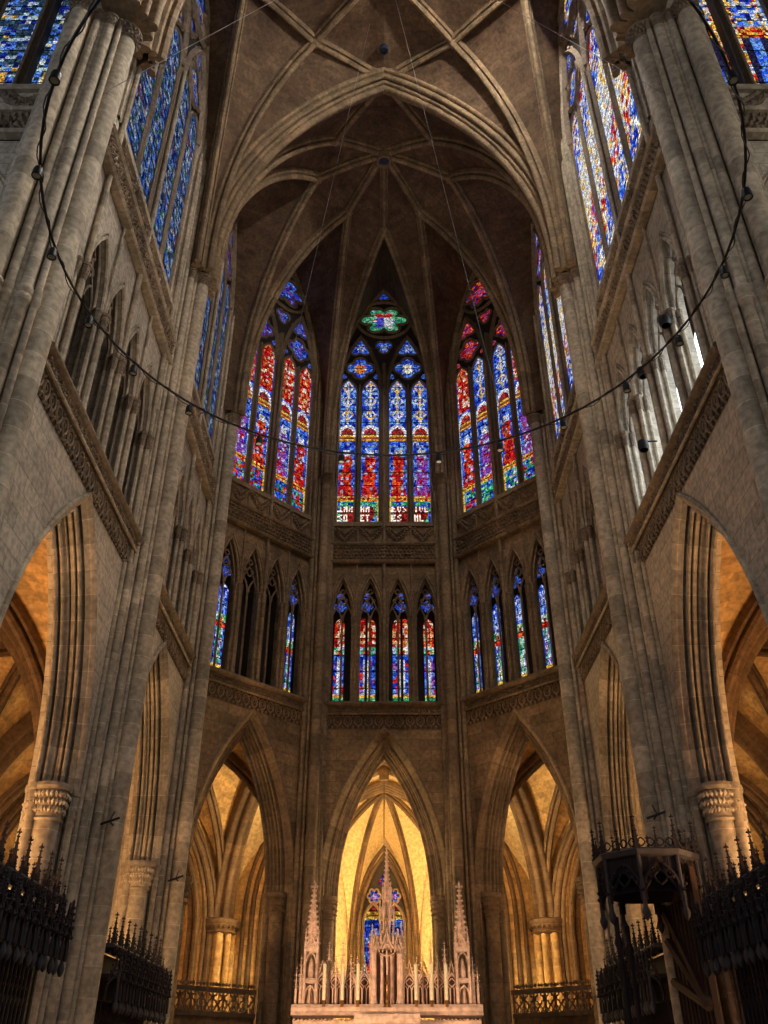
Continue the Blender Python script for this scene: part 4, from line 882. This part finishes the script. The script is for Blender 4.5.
# ---------------------------------------------------------------- choir stalls with canopies
def spire(mb, x, y, z0, h, w, n=4, crock=None, a0=pi/4):
    mb.lathe(x, y, [(w, z0), (w*.12, z0+h*.88), (.002, z0+h*.9)], n, False, a0); c = crock or max(3, int(h/.12))
    for i in range(c):
        f = (i+.5)/c
        for k in range(n):
            a = a0+2*pi*k/n; r = w*(1-f*.9)+w*.14; mb.lump(Vector((x+r*cos(a), y+r*sin(a), z0+h*.88*f)), w*.30*(1-.55*f)+.006)
    for k in range(4): mb.lump(Vector((x+w*.45*cos(k*pi/2), y+w*.45*sin(k*pi/2), z0+h*.9)), w*.28+.004)
    mb.lathe(x, y, [(w*.1, z0+h*.86), (w*.25, z0+h*.94), (.002, z0+h)], 5)
def make_stall():
    T = empty('canopied_choir_stall', (0, 0, 0)); fr = Fr((0, 0, 0), (0, 1, 0), (-1, 0, 0)); H = 4.7; p = .31
    mb = MB(); mb.box(fr, -p, p, 0, H-.1, .05, .12)
    for u in (-p, -p*.33, p*.33, p): mb.sweep(fr, [(u, 0), (u, 3.6)], ring(.035, 0, .0, 6))
    for u in (-p*.66, 0, p*.66): mb.sweep(fr, Arch(u, p*.3, 2.6, .3).pts(5), ring(.022, 0, .0, 5)); mb.sweep(fr, foil_pts(u, 3.15, .1, 4, 0, 12), ring(.018, 0, .0, 4), closed_path=True)
    mb.build('back_panel', 'wood', T)
    mb = MB()
    for u in (-p, p): mb.lathe(-.0+.66, u, [(.05, 0), (.05, .4), (.035, .5), (.03, 1.2), (.045, 1.25), (.03, 1.35)], 8)
    mb.sweep(fr, [(-p, 1.35), (p, 1.35)], ring(.05, 0, -.62, 6)); mb.box(fr, -p, p, .45, .5, -.6, 0); mb.build('seat', 'wood', T)
    mb = MB(); mb.sweep(fr, [(-p, H), (p, H)], [(-.05, .1), (-.05, -.40), (.0, -.45), (.05, -.40), (.05, .1)]); mb.build('top_rail', 'wood_rail', T)
    mb = MB()
    for a in (-.9, 0, .9):                            # three gabled faces swung round the niche
        d = Vector((sin(a), 0, 0)); f3 = Fr((.32+.36*cos(a), .30*sin(a), 0), (-sin(a)*.9, cos(a), 0), (-cos(a), -sin(a), 0)); q = .19
        f3.P.z = 0
        mb.sweep(f3, Arch(0, q, 3.75, .30).pts(5, 3.55), ring(.028, 0, 0, 5))
        mb.sweep(f3, [(-q-.02, 3.95), (-q*.3, 4.25), (0, 4.62), (q*.3, 4.25), (q+.02, 3.95)], ring(.025, 0, -.03, 5))
        mb.sweep(f3, foil_pts(0, 4.22, .07, 3, pi/2, 12), ring(.018, 0, -.02, 4), closed_path=True)
        for k in range(5):
            for sg in (-1, 1): mb.lump(f3.p(sg*q*(1-k/5), 3.98+.62*(k/5)**.8, -.05), .035)
    mb.box(fr, -p*.9, p*.9, 4.02, 4.1, -.5, .05)
    mb.build('canopy', 'wood', T)
    mb = MB()
    for (x, y) in ((.62, -.19), (.62, .19)): mb.lathe(x, y, [(.01, 3.28), (.05, 3.33), (.075, 3.42), (.05, 3.5), (.03, 3.55), (.05, 3.62), (.03, 3.8), (.03, 4.1)], 8); spire(mb, x, y, 4.1, .55, .05, 4, 4)
    mb.build('pendant', 'wood_rail', T)
    mb = MB(); spire(mb, .3, 0, H, .78, .075, 4, 6)
    for u in (-p, p): spire(mb, .1, u, H-.1, .6, .055, 4, 5)
    for u in (-.16, .16): spire(mb, .42, u, H-.15, .42, .04, 4, 4)
    mb.build('pinnacle', 'wood', T)
    return T
M['wood_rail'] = plain('paler_oak', (.075, .066, .078), .7)  # paler, greyer oak colour for rails, pendants and cornice
def copy_tree(o, parent=None):
    c = o.copy(); COL.objects.link(c)
    if parent is not None: c.parent = parent; c.matrix_parent_inverse = o.matrix_parent_inverse.copy()
    for ch in [q for q in COL.objects if q.parent == o]: copy_tree(ch, c)
    return c
stall = make_stall(); first = True
rows = []
for s in (-1, 1):
    for i in range(9): rows.append((s*6.95, 14.0+.62*i, 0, s, 'nearer', i))
    for i in range(9): rows.append((s*6.85, 23.3+.62*i, -.42, s, 'farther', i))
ORD = ['nearest the camera', 'second from the camera', 'third from the camera', 'fourth from the camera', 'fifth from the camera', 'sixth from the camera', 'seventh from the camera', 'eighth from the camera', 'ninth from the camera', 'tenth from the camera']
for (x, y, z, s, nm, i) in rows:
    if s > 0 and nm == 'nearer' and i > 8: continue
    o = stall if first else copy_tree(stall); first = False
    o.location = (x, y, z); o.rotation_euler.z = 0 if s < 0 else pi
    tag(o, 'dark carved stall canopy, %s in the %s %s bay' % (ORD[i], nm, SD(s)), 'choir stall', 'canopied choir stalls along the choir walls')

# large octagonal canopy in front of the right pier
def throne(x, y, label):
    T = empty('octagonal_canopy', (x, y, 0), label, 'canopy'); R = 1.08; zt = 5.75
    def fc(k): a = 2*pi*k/8; return Fr((x+R*cos(a)*.924, y+R*sin(a)*.924, 0), (-sin(a), cos(a), 0), (cos(a), sin(a), 0))
    mb = MB(); mb.lathe(x, y, [(R*.95, zt-.14), (R*1.06, zt-.1), (R*1.1, zt), (R*1.02, zt+.05), (R*.9, zt+.05), (.01, zt+.1)], 8, False, pi/8); mb.build('cornice', 'wood_rail', T)
    mb = MB()
    for k in range(8):
        f = fc(k); h = R*.38
        for i in range(4): mb.sweep(f, foil_pts(-h+h*(i+.5)/2, zt+.16, .085, 4, 0, 12), ring(.016, 0, 0, 4), closed_path=True)
        a = 2*pi*(k+.5)/8; spire(mb, x+R*1.02*cos(a), y+R*1.02*sin(a), zt, .75, .07, 4, 6)
        a = 2*pi*k/8; spire(mb, x+R*.98*cos(a), y+R*.98*sin(a), zt, .48, .05, 4, 4)
    mb.build('cresting', 'wood', T)
    mb = MB()
    for k in range(8):
        f = fc(k); h = R*.38
        mb.sweep(f, Arch(0, h*.9, 4.95, .55).pts(7, 4.75), ring(.04, 0, 0, 5))
        mb.sweep(f, [(-h, 4.9), (-h*.35, 5.25), (0, 5.62), (h*.35, 5.25), (h, 4.9)], ring(.035, 0, -.05, 5)); mb.sweep(f, foil_pts(0, 5.2, .14, 4, 0, 12), ring(.025, 0, 0, 4), closed_path=True)
        for sg in (-1, 1):
            mb.sweep(f, [(sg*h*.5, 5.25), (sg*h*.5, 5.6)], ring(.02, 0, 0, 4))
            for t in range(5): mb.lump(f.p(sg*h*(1-t/5), 4.95+.62*t/5, .05), .045)
        mb.box(f, -h, h, 5.3, 5.62, -.09, -.05)
    mb.build('gablet_ring', 'wood', T)
    mb = MB()
    for k in range(8):
        a = 2*pi*(k+.5)/8; mb.lathe(x+R*cos(a), y+R*sin(a), [(.01, 4.35), (.06, 4.42), (.09, 4.52), (.05, 4.62), (.045, 4.8), (.045, zt-.1)], 8)
    mb.build('pendant', 'wood_rail', T)
    mb = MB(); mb.lathe(x, y, [(R*.85, 4.95), (R*.5, 5.25), (.01, 5.35)], 8, False, pi/8)
    mb.build('soffit', 'wood', T)
    mb = MB(); b = Fr((x+.62, y-1.0, 0), (0, 1, 0), (1, 0, 0)); mb.box(b, 0, 2.1, 0, 5.4, .0, .12)
    for i in range(9): mb.sweep(b, [(.1+.24*i, .0), (.1+.24*i, 4.9)], ring(.03, 0, -.02, 5))
    for (a, c) in ((1.2, 3.2), (1.2, 2.4), (1.2, 3.9)): mb.sweep(b, [(0, a+1.6), (2.1, c+1.0)], [(-.08, 0), (-.08, -.12), (0, -.16), (.08, -.12), (.08, 0)])
    mb.build('back_panel', 'wood_brown', T)
    mb = MB()
    for (dx, dy) in ((-.92, -.38), (.92, -.38), (-.38, .92)): mb.lathe(x+dx, y+dy, [(.09, 0), (.09, .5), (.06, .6), (.06, 3.9), (.10, 4.0), (.05, 4.15), (.06, 4.5)], 8)
    mb.build('post', 'wood', T)
throne(5.85, 20.6, 'large octagonal carved dark wood canopy in front of the right choir pier')

# ---------------------------------------------------------------- high altar with its stone reredos
AX = .08; AY = 27.0
def altar():
    T = empty('altar_reredos', (AX, AY, 0), 'pale pink stone gothic reredos with traceried panels and spires on the altar', 'altar screen')
    fr = Fr((AX, AY, 0), (1, 0, 0), (0, 1, 0))
    mb = MB(); mb.box(fr, -2.5, 2.5, 0, 2.9, -.35, .4); mb.sweep(fr, [(-2.55, 3.08), (2.55, 3.08)], [(-.18, .4), (-.18, -.42), (-.1, -.5), (-.02, -.48), (.08, -.56), (.1, .4)])
    for i in range(16): 
        u = -2.35+i*.313; mb.sweep(fr, Arch(u, .12, 2.45, .3).pts(5, 1.0), ring(.025, 0, -.38, 5)); foliage(mb, fr, u-.15, u+.15, 2.82, 2.98, -.44, .09, .04)
    mb.build('base', 'altar', T)
    for sg in (-1, 1):
        for c in (.62, 1.02, 1.42, 1.78):
            u = sg*c; q = .17; mb = MB()
            for du in (-q, -q/3, q/3, q): mb.sweep(fr, [(u+du, 3.1), (u+du, 3.62 if abs(du) < q else 4.0)], ring(.02 if abs(du) < q else .035, 0, 0, 6))
            for du in (-q*.66, 0, q*.66): mb.sweep(fr, Arch(u+du, q*.3, 3.6, .12).pts(4), ring(.012, 0, 0, 4))
            mb.sweep(fr, Arch(u, q, 3.68, .34).pts(6), ring(.028, 0, -.01, 5)); mb.sweep(fr, foil_pts(u, 3.8, .10, 4, 0, 14), ring(.014, 0, 0, 4), closed_path=True)
            mb.sweep(fr, [(u-q-.03, 3.85), (u-q*.4, 4.05), (u, 4.34), (u+q*.4, 4.05), (u+q+.03, 3.85)], ring(.02, 0, -.03, 5))
            for t in range(5):
                for g_ in (-1, 1): mb.lump(fr.p(u+g_*q*(1-t/5), 3.9+.42*t/5, -.04), .028)
            mb.build('traceried_panel', 'altar', T)
            mb = MB(); mb.box(fr, u-q, u+q, 3.1, 3.95, .10, .14); mb.build('niche_back', 'altar_panel', T)
        for c, zt, w_ in ((.44, 4.9, .05), (.82, 4.45, .03), (1.22, 4.83, .05), (1.6, 4.83, .05), (1.40, 4.5, .03), (.99, 4.5, .03), (1.92, 4.5, .035), (2.36, 4.45, .05), (2.48, 4.2, .04)):
            u = sg*c; mb = MB(); mb.lathe(AX+u, AY-.06, [(w_, 3.05), (w_, zt-.62)], 4, False, pi/4); spire(mb, AX+u, AY-.06, zt-.62, .62, w_*.95, 4, 5)
            for zz in (.5, .36, .22): 
                for k in range(4): mb.lump(Vector((AX+u+.055*cos(k*pi/2), AY-.06+.055*sin(k*pi/2), zt-zz)), .022)
            mb.build('pinnacle', 'altar', T)
        # side tower
        u = sg*2.09; mb = MB(); x = AX+u
        for (dx, dy) in ((-.17, -.17), (.17, -.17), (.17, .17), (-.17, .17)):
            mb.lathe(x+dx, AY+dy, [(.05, 3.05), (.05, 3.8), (.04, 3.85), (.035, 4.62)], 6); spire(mb, x+dx, AY+dy, 4.6, .55, .045, 4, 4)
        mb.lathe(x, AY, [(.26, 3.78), (.28, 3.85), (.24, 3.9)], 4, False, pi/4); mb.lathe(x, AY, [(.24, 4.55), (.28, 4.62), (.26, 4.68), (.2, 4.72)], 4, False, pi/4)
        for k in range(4):
            f4 = Fr((x, AY, 0), (cos(k*pi/2), sin(k*pi/2), 0), (-sin(k*pi/2), cos(k*pi/2), 0)); 
            mb.sweep(f4, Arch(0, .13, 4.3, .24).pts(5), ring(.02, 0, -.17, 5)); mb.sweep(f4, Arch(0, .13, 3.5, .22).pts(5), ring(.02, 0, -.17, 5)); mb.sweep(f4, [(-.17, 4.6), (0, 4.95), (.17, 4.6)], ring(.02, 0, -.18, 5))
            mb.sweep(f4, [(0, 3.1), (0, 3.6)], ring(.015, 0, -.17, 5))
        spire(mb, x, AY, 4.7, 1.72, .17, 8, 11, 0); mb.build('side_tower', 'altar', T)
        mb = MB(); mb.lathe(x, AY, [(.09, 3.05), (.10, 3.3), (.07, 3.45), (.05, 3.55), (.055, 3.65), (.03, 3.72)], 8); mb.lathe(x, AY, [(.08, 3.9), (.085, 4.1), (.06, 4.25), (.045, 4.35), (.01, 4.4)], 8); mb.build('statue', 'altar', T)
        for c, w_, z1 in ((.36, .085, 4.6), (.14, .04, 4.5)):
            mb = MB(); mb.lathe(AX+sg*c, AY-.12, [(w_*1.7, 3.1), (w_*1.6, 3.25), (w_*1.1, 3.4), (w_, 3.5), (w_, z1-.14), (w_*1.4, z1-.04), (w_*1.5, z1)], 8); mb.build('niche_pillar', 'altar', T)
    mb = MB(); mb.box(fr, -.42, .42, 3.1, 4.6, .12, .2); mb.build('niche_back', 'altar_panel', T)
    mb = MB(); mb.lathe(AX, AY-.05, [(.40, 4.58), (.46, 4.62), (.44, 4.7), (.40, 4.74), (.38, 4.86), (.33, 4.95)], 8, False, pi/8)
    for k in range(8):
        a = 2*pi*k/8; f4 = Fr((AX+.42*cos(a), AY-.05+.42*sin(a), 0), (-sin(a), cos(a), 0), (-cos(a), -sin(a), 0))
        mb.sweep(f4, [(-.16, 4.62), (-.06, 4.8), (0, 5.05), (.06, 4.8), (.16, 4.62)], ring(.024, 0, -.02, 5)); mb.sweep(f4, Arch(0, .12, 4.5, .2).pts(5), ring(.02, 0, 0, 5)); mb.lump(f4.p(0, 5.08, 0), .035)
        for t in range(4):
            for g_ in (-1, 1): mb.lump(f4.p(g_*.15*(1-t/4), 4.66+.34*t/4, -.05), .028)
        a += pi/8; spire(mb, AX+.44*cos(a), AY-.05+.44*sin(a), 4.7, .55, .04, 4, 4)
    mb.build('canopy', 'altar', T)
    mb = MB()
    for k in range(8):
        a = 2*pi*(k+.5)/8
        for r, z0, z1 in ((.21, 4.9, 5.5), (.12, 5.45, 6.0)): mb.lathe(AX+r*cos(a), AY-.05+r*sin(a), [(.026, z0), (.022, z1)], 5); spire(mb, AX+r*cos(a), AY-.05+r*sin(a), z1, .38, .032, 4, 4)
        a = 2*pi*k/8
        for r, zz, q in ((.20, 5.25, .07), (.115, 5.8, .04)):
            f4 = Fr((AX+r*cos(a), AY-.05+r*sin(a), 0), (-sin(a), cos(a), 0), (-cos(a), -sin(a), 0)); mb.sweep(f4, Arch(0, q, zz, q*1.8).pts(4), ring(.016, 0, 0, 4)); mb.sweep(f4, [(-q, zz+.1), (0, zz+.42), (q, zz+.1)], ring(.016, 0, -.01, 4))
    mb.lathe(AX, AY-.05, [(.07, 4.9), (.05, 5.6), (.04, 6.0)], 8); spire(mb, AX, AY-.05, 5.9, 1.65, .10, 8, 12, 0)
    mb.build('central_spire', 'altar', T)
    tb = empty('altar_table', (AX, AY-.8, 0), 'carved pale stone altar table below the crucifix', 'altar'); mb = MB(); mb.box(fr, -.75, .75, 0, 2.75, -1.15, -.45); mb.sweep(fr, [(-.85, 2.88), (.85, 2.88)], [(-.12, -.4), (-.12, -1.2), (0, -1.28), (.1, -1.24), (.1, -.4)]); mb.build('table', 'altar', tb)
    mb = MB()
    for i in range(3): u = -.5+.5*i; mb.sweep(fr, foil_pts(u, 2.4, .19, 4, 0, 16), ring(.03, 0, -1.17, 5), closed_path=True)
    foliage(mb, fr, -.75, .75, 2.68, 2.8, -1.19, .1, .045); mb.build('carved_front', 'altar', tb)
altar()
def candle(x):
    T = empty('altar_candle', (AX+x, AY-.42, 3.18)); mb = MB(); mb.lathe(AX+x, AY-.42, [(.075, 3.17), (.08, 3.2), (.035, 3.25), (.05, 3.3), (.07, 3.34), (.04, 3.36)], 10); mb.build('candle_holder', 'gilt', T)
    mb = MB(); mb.lathe(AX+x, AY-.42, [(.047, 3.35), (.047, 4.2), (.03, 4.22), (.006, 4.225), (.005, 4.26)], 12); mb.build('wax', 'candle', T); return T
c0 = candle(-1.69)
nmc = ['outermost on the left', 'middle of the left three', 'innermost on the left', 'innermost on the right', 'middle of the right three', 'outermost on the right']
for i, x in enumerate((-1.69, -1.2, -.78, .78, 1.2, 1.6)):
    o = c0 if i == 0 else copy_tree(c0); o.location.x = AX+x; tag(o, 'tall ivory altar candle, '+nmc[i], 'candle', 'candles on the altar')
T = empty('standing_crucifix', (AX, AY-.45, 3.15), 'dark gilded standing crucifix between the altar candles', 'crucifix')
mb = MB(); mb.lathe(AX, AY-.45, [(.13, 3.18), (.10, 3.22), (.04, 3.3), (.06, 3.36), (.03, 3.42), (.025, 3.7), (.05, 3.74), (.02, 3.8)], 8)
mb.build('foot', 'gilt', T); mb = MB(); f = Fr((AX, AY-.45, 0), (1, 0, 0), (0, 1, 0)); mb.box(f, -.022, .022, 3.75, 4.72, -.015, .015); mb.box(f, -.22, .22, 4.42, 4.47, -.015, .015); mb.build('cross', 'gilt', T)
mb = MB(); mb.tube([f.p(0, 3.95, -.04), f.p(.01, 4.1, -.06), f.p(0, 4.25, -.04), f.p(0, 4.4, -.04), f.p(0, 4.46, -.04)], [.015, .03, .028, .045, .02], 8); mb.tube([f.p(-.19, 4.47, -.03), f.p(-.09, 4.42, -.04), f.p(0, 4.4, -.04), f.p(.09, 4.42, -.04), f.p(.19, 4.47, -.03)], [.012, .018, .02, .018, .012], 6); mb.lathe(AX, AY-.5, [(.005, 4.45), (.03, 4.48), (.03, 4.52), (.005, 4.55)], 8); mb.build('carved_figure', 'altar', T)

# ---------------------------------------------------------------- hanging ring of spotlights and its wires
RC = Vector((.15, 11.0, 14.5)); RR = 6.22
LS = .82
T = empty('hanging_light_ring', RC, 'great black metal ring of spotlights hanging across the choir on wires', 'light ring')
mb = MB(); rows_ = []
for i in range(97):
    a = 2*pi*i/96; c = RC+Vector((cos(a), sin(a), 0))*RR
    rows_.append([c+Vector((cos(a)*cos(b), sin(a)*cos(b), sin(b)))*.026 for b in [2*pi*j/6 for j in range(6)]])
mb.grid(rows_, None, True, True); mb.build('ring_tube', 'iron', T)
mb = MB(); pts = [RC+Vector((cos(2*pi*i/288)*(RR+.05*cos(i*.9)), sin(2*pi*i/288)*(RR+.05*cos(i*.9)), .05*sin(i*.9)-.03)) for i in range(289)]; mb.tube(pts, .011, 4); mb.build('power_cable', 'iron', T)
for k, dg in enumerate((-35, -14, 2, 19, 34, 50, 65, 79, 101, 120, 137, 152, 166, 182, 198, 215)):
    a = math.radians(dg); c = RC+Vector((cos(a)*RR, sin(a)*RR, 0)); o = empty('spotlight', c); o.parent = T; o.matrix_parent_inverse = Matrix.Translation(-RC)
    mb = MB(); mb.lathe(c.x, c.y, [(r_*LS, c.z-z_*LS) for r_, z_ in ((.02, 0), (.03, .09), (.085, .12), (.10, .2), (.105, .36), (.085, .37), (.08, .33))], 14); mb.build('lamp_housing', 'iron', o)
    mb = MB(); mb.lathe(c.x, c.y, [(.082*LS, c.z-.34*LS), (.05*LS, c.z-.35*LS), (.002, c.z-.352*LS)], 14); mb.build('lens', 'lens', o)
def wire(a, b, label, r=.012):
    mb = MB(); mb.tube([Vector(a).lerp(Vector(b), i/8) for i in range(9)], r, 5); tag(mb.build('suspension_wire', 'wire'), label, 'wire', 'thin wires under the vault')
wire((-7.0, 12.55, 22.3), (-1.6, 17.2, 38.9), 'thin steel wire running up from the left crossing pier')
wire((6.95, 12.55, 22.3), (1.9, 17.2, 38.9), 'thin steel wire running up from the right crossing pier')
wire((.42, 18.4, 38.9), tuple(RC+Vector((cos(math.radians(63)), sin(math.radians(63)), 0))*RR), 'thin steel wire dropping from the vault to the light ring')
wire((-.6, 19.6, 38.9), tuple(RC+Vector((cos(math.radians(117)), sin(math.radians(117)), 0))*RR), 'thin steel wire dropping on the left from the vault to the light ring', .007)
# small iron brackets and floodlights on the stone
def bracket(x, y, z, label):
    T = empty('iron_bracket', (x, y, z), label, 'bracket', 'iron brackets on the piers'); mb = MB(); mb.tube([(x, y, z), (x, y-.32, z+.02)], .022, 6); mb.tube([(x, y-.32, z+.02), (x, y-.05, z+.3)], .018, 6); mb.build('arm', 'iron', T)
    mb = MB(); mb.tube([(x-.25, y-.3, z-.06), (x+.22, y-.3, z+.1)], .03, 6); mb.build('bar', 'iron', T)
bracket(-6.55, 21.75, 6.75, 'small black iron bracket on the left choir pier'); bracket(6.55, 21.75, 6.9, 'small black iron bracket on the right choir pier'); bracket(-6.55, 29.55, 6.85, 'small black iron bracket on the slender left apse pier')
def flood(x, y, z, label):
    T = empty('floodlight', (x, y, z), label, 'floodlight', 'floodlights on the triforium'); mb = MB(); mb.lathe(x, y, [(.02, z+.1), (.13, z+.08), (.15, z-.12), (.12, z-.2), (.1, z-.2)], 12); mb.build('housing', 'iron', T)
    mb = MB(); mb.tube([(x+.4, y, z+.1), (x, y, z+.08)], .025, 6); mb.build('mount', 'iron', T)
flood(6.95, 15.5, 17.4, 'black floodlight on the nearest shaft of the right triforium'); flood(6.95, 18.6, 15.9, 'black floodlight low on the right triforium'); flood(6.95, 17.6, 17.6, 'black floodlight between the shafts of the right triforium')
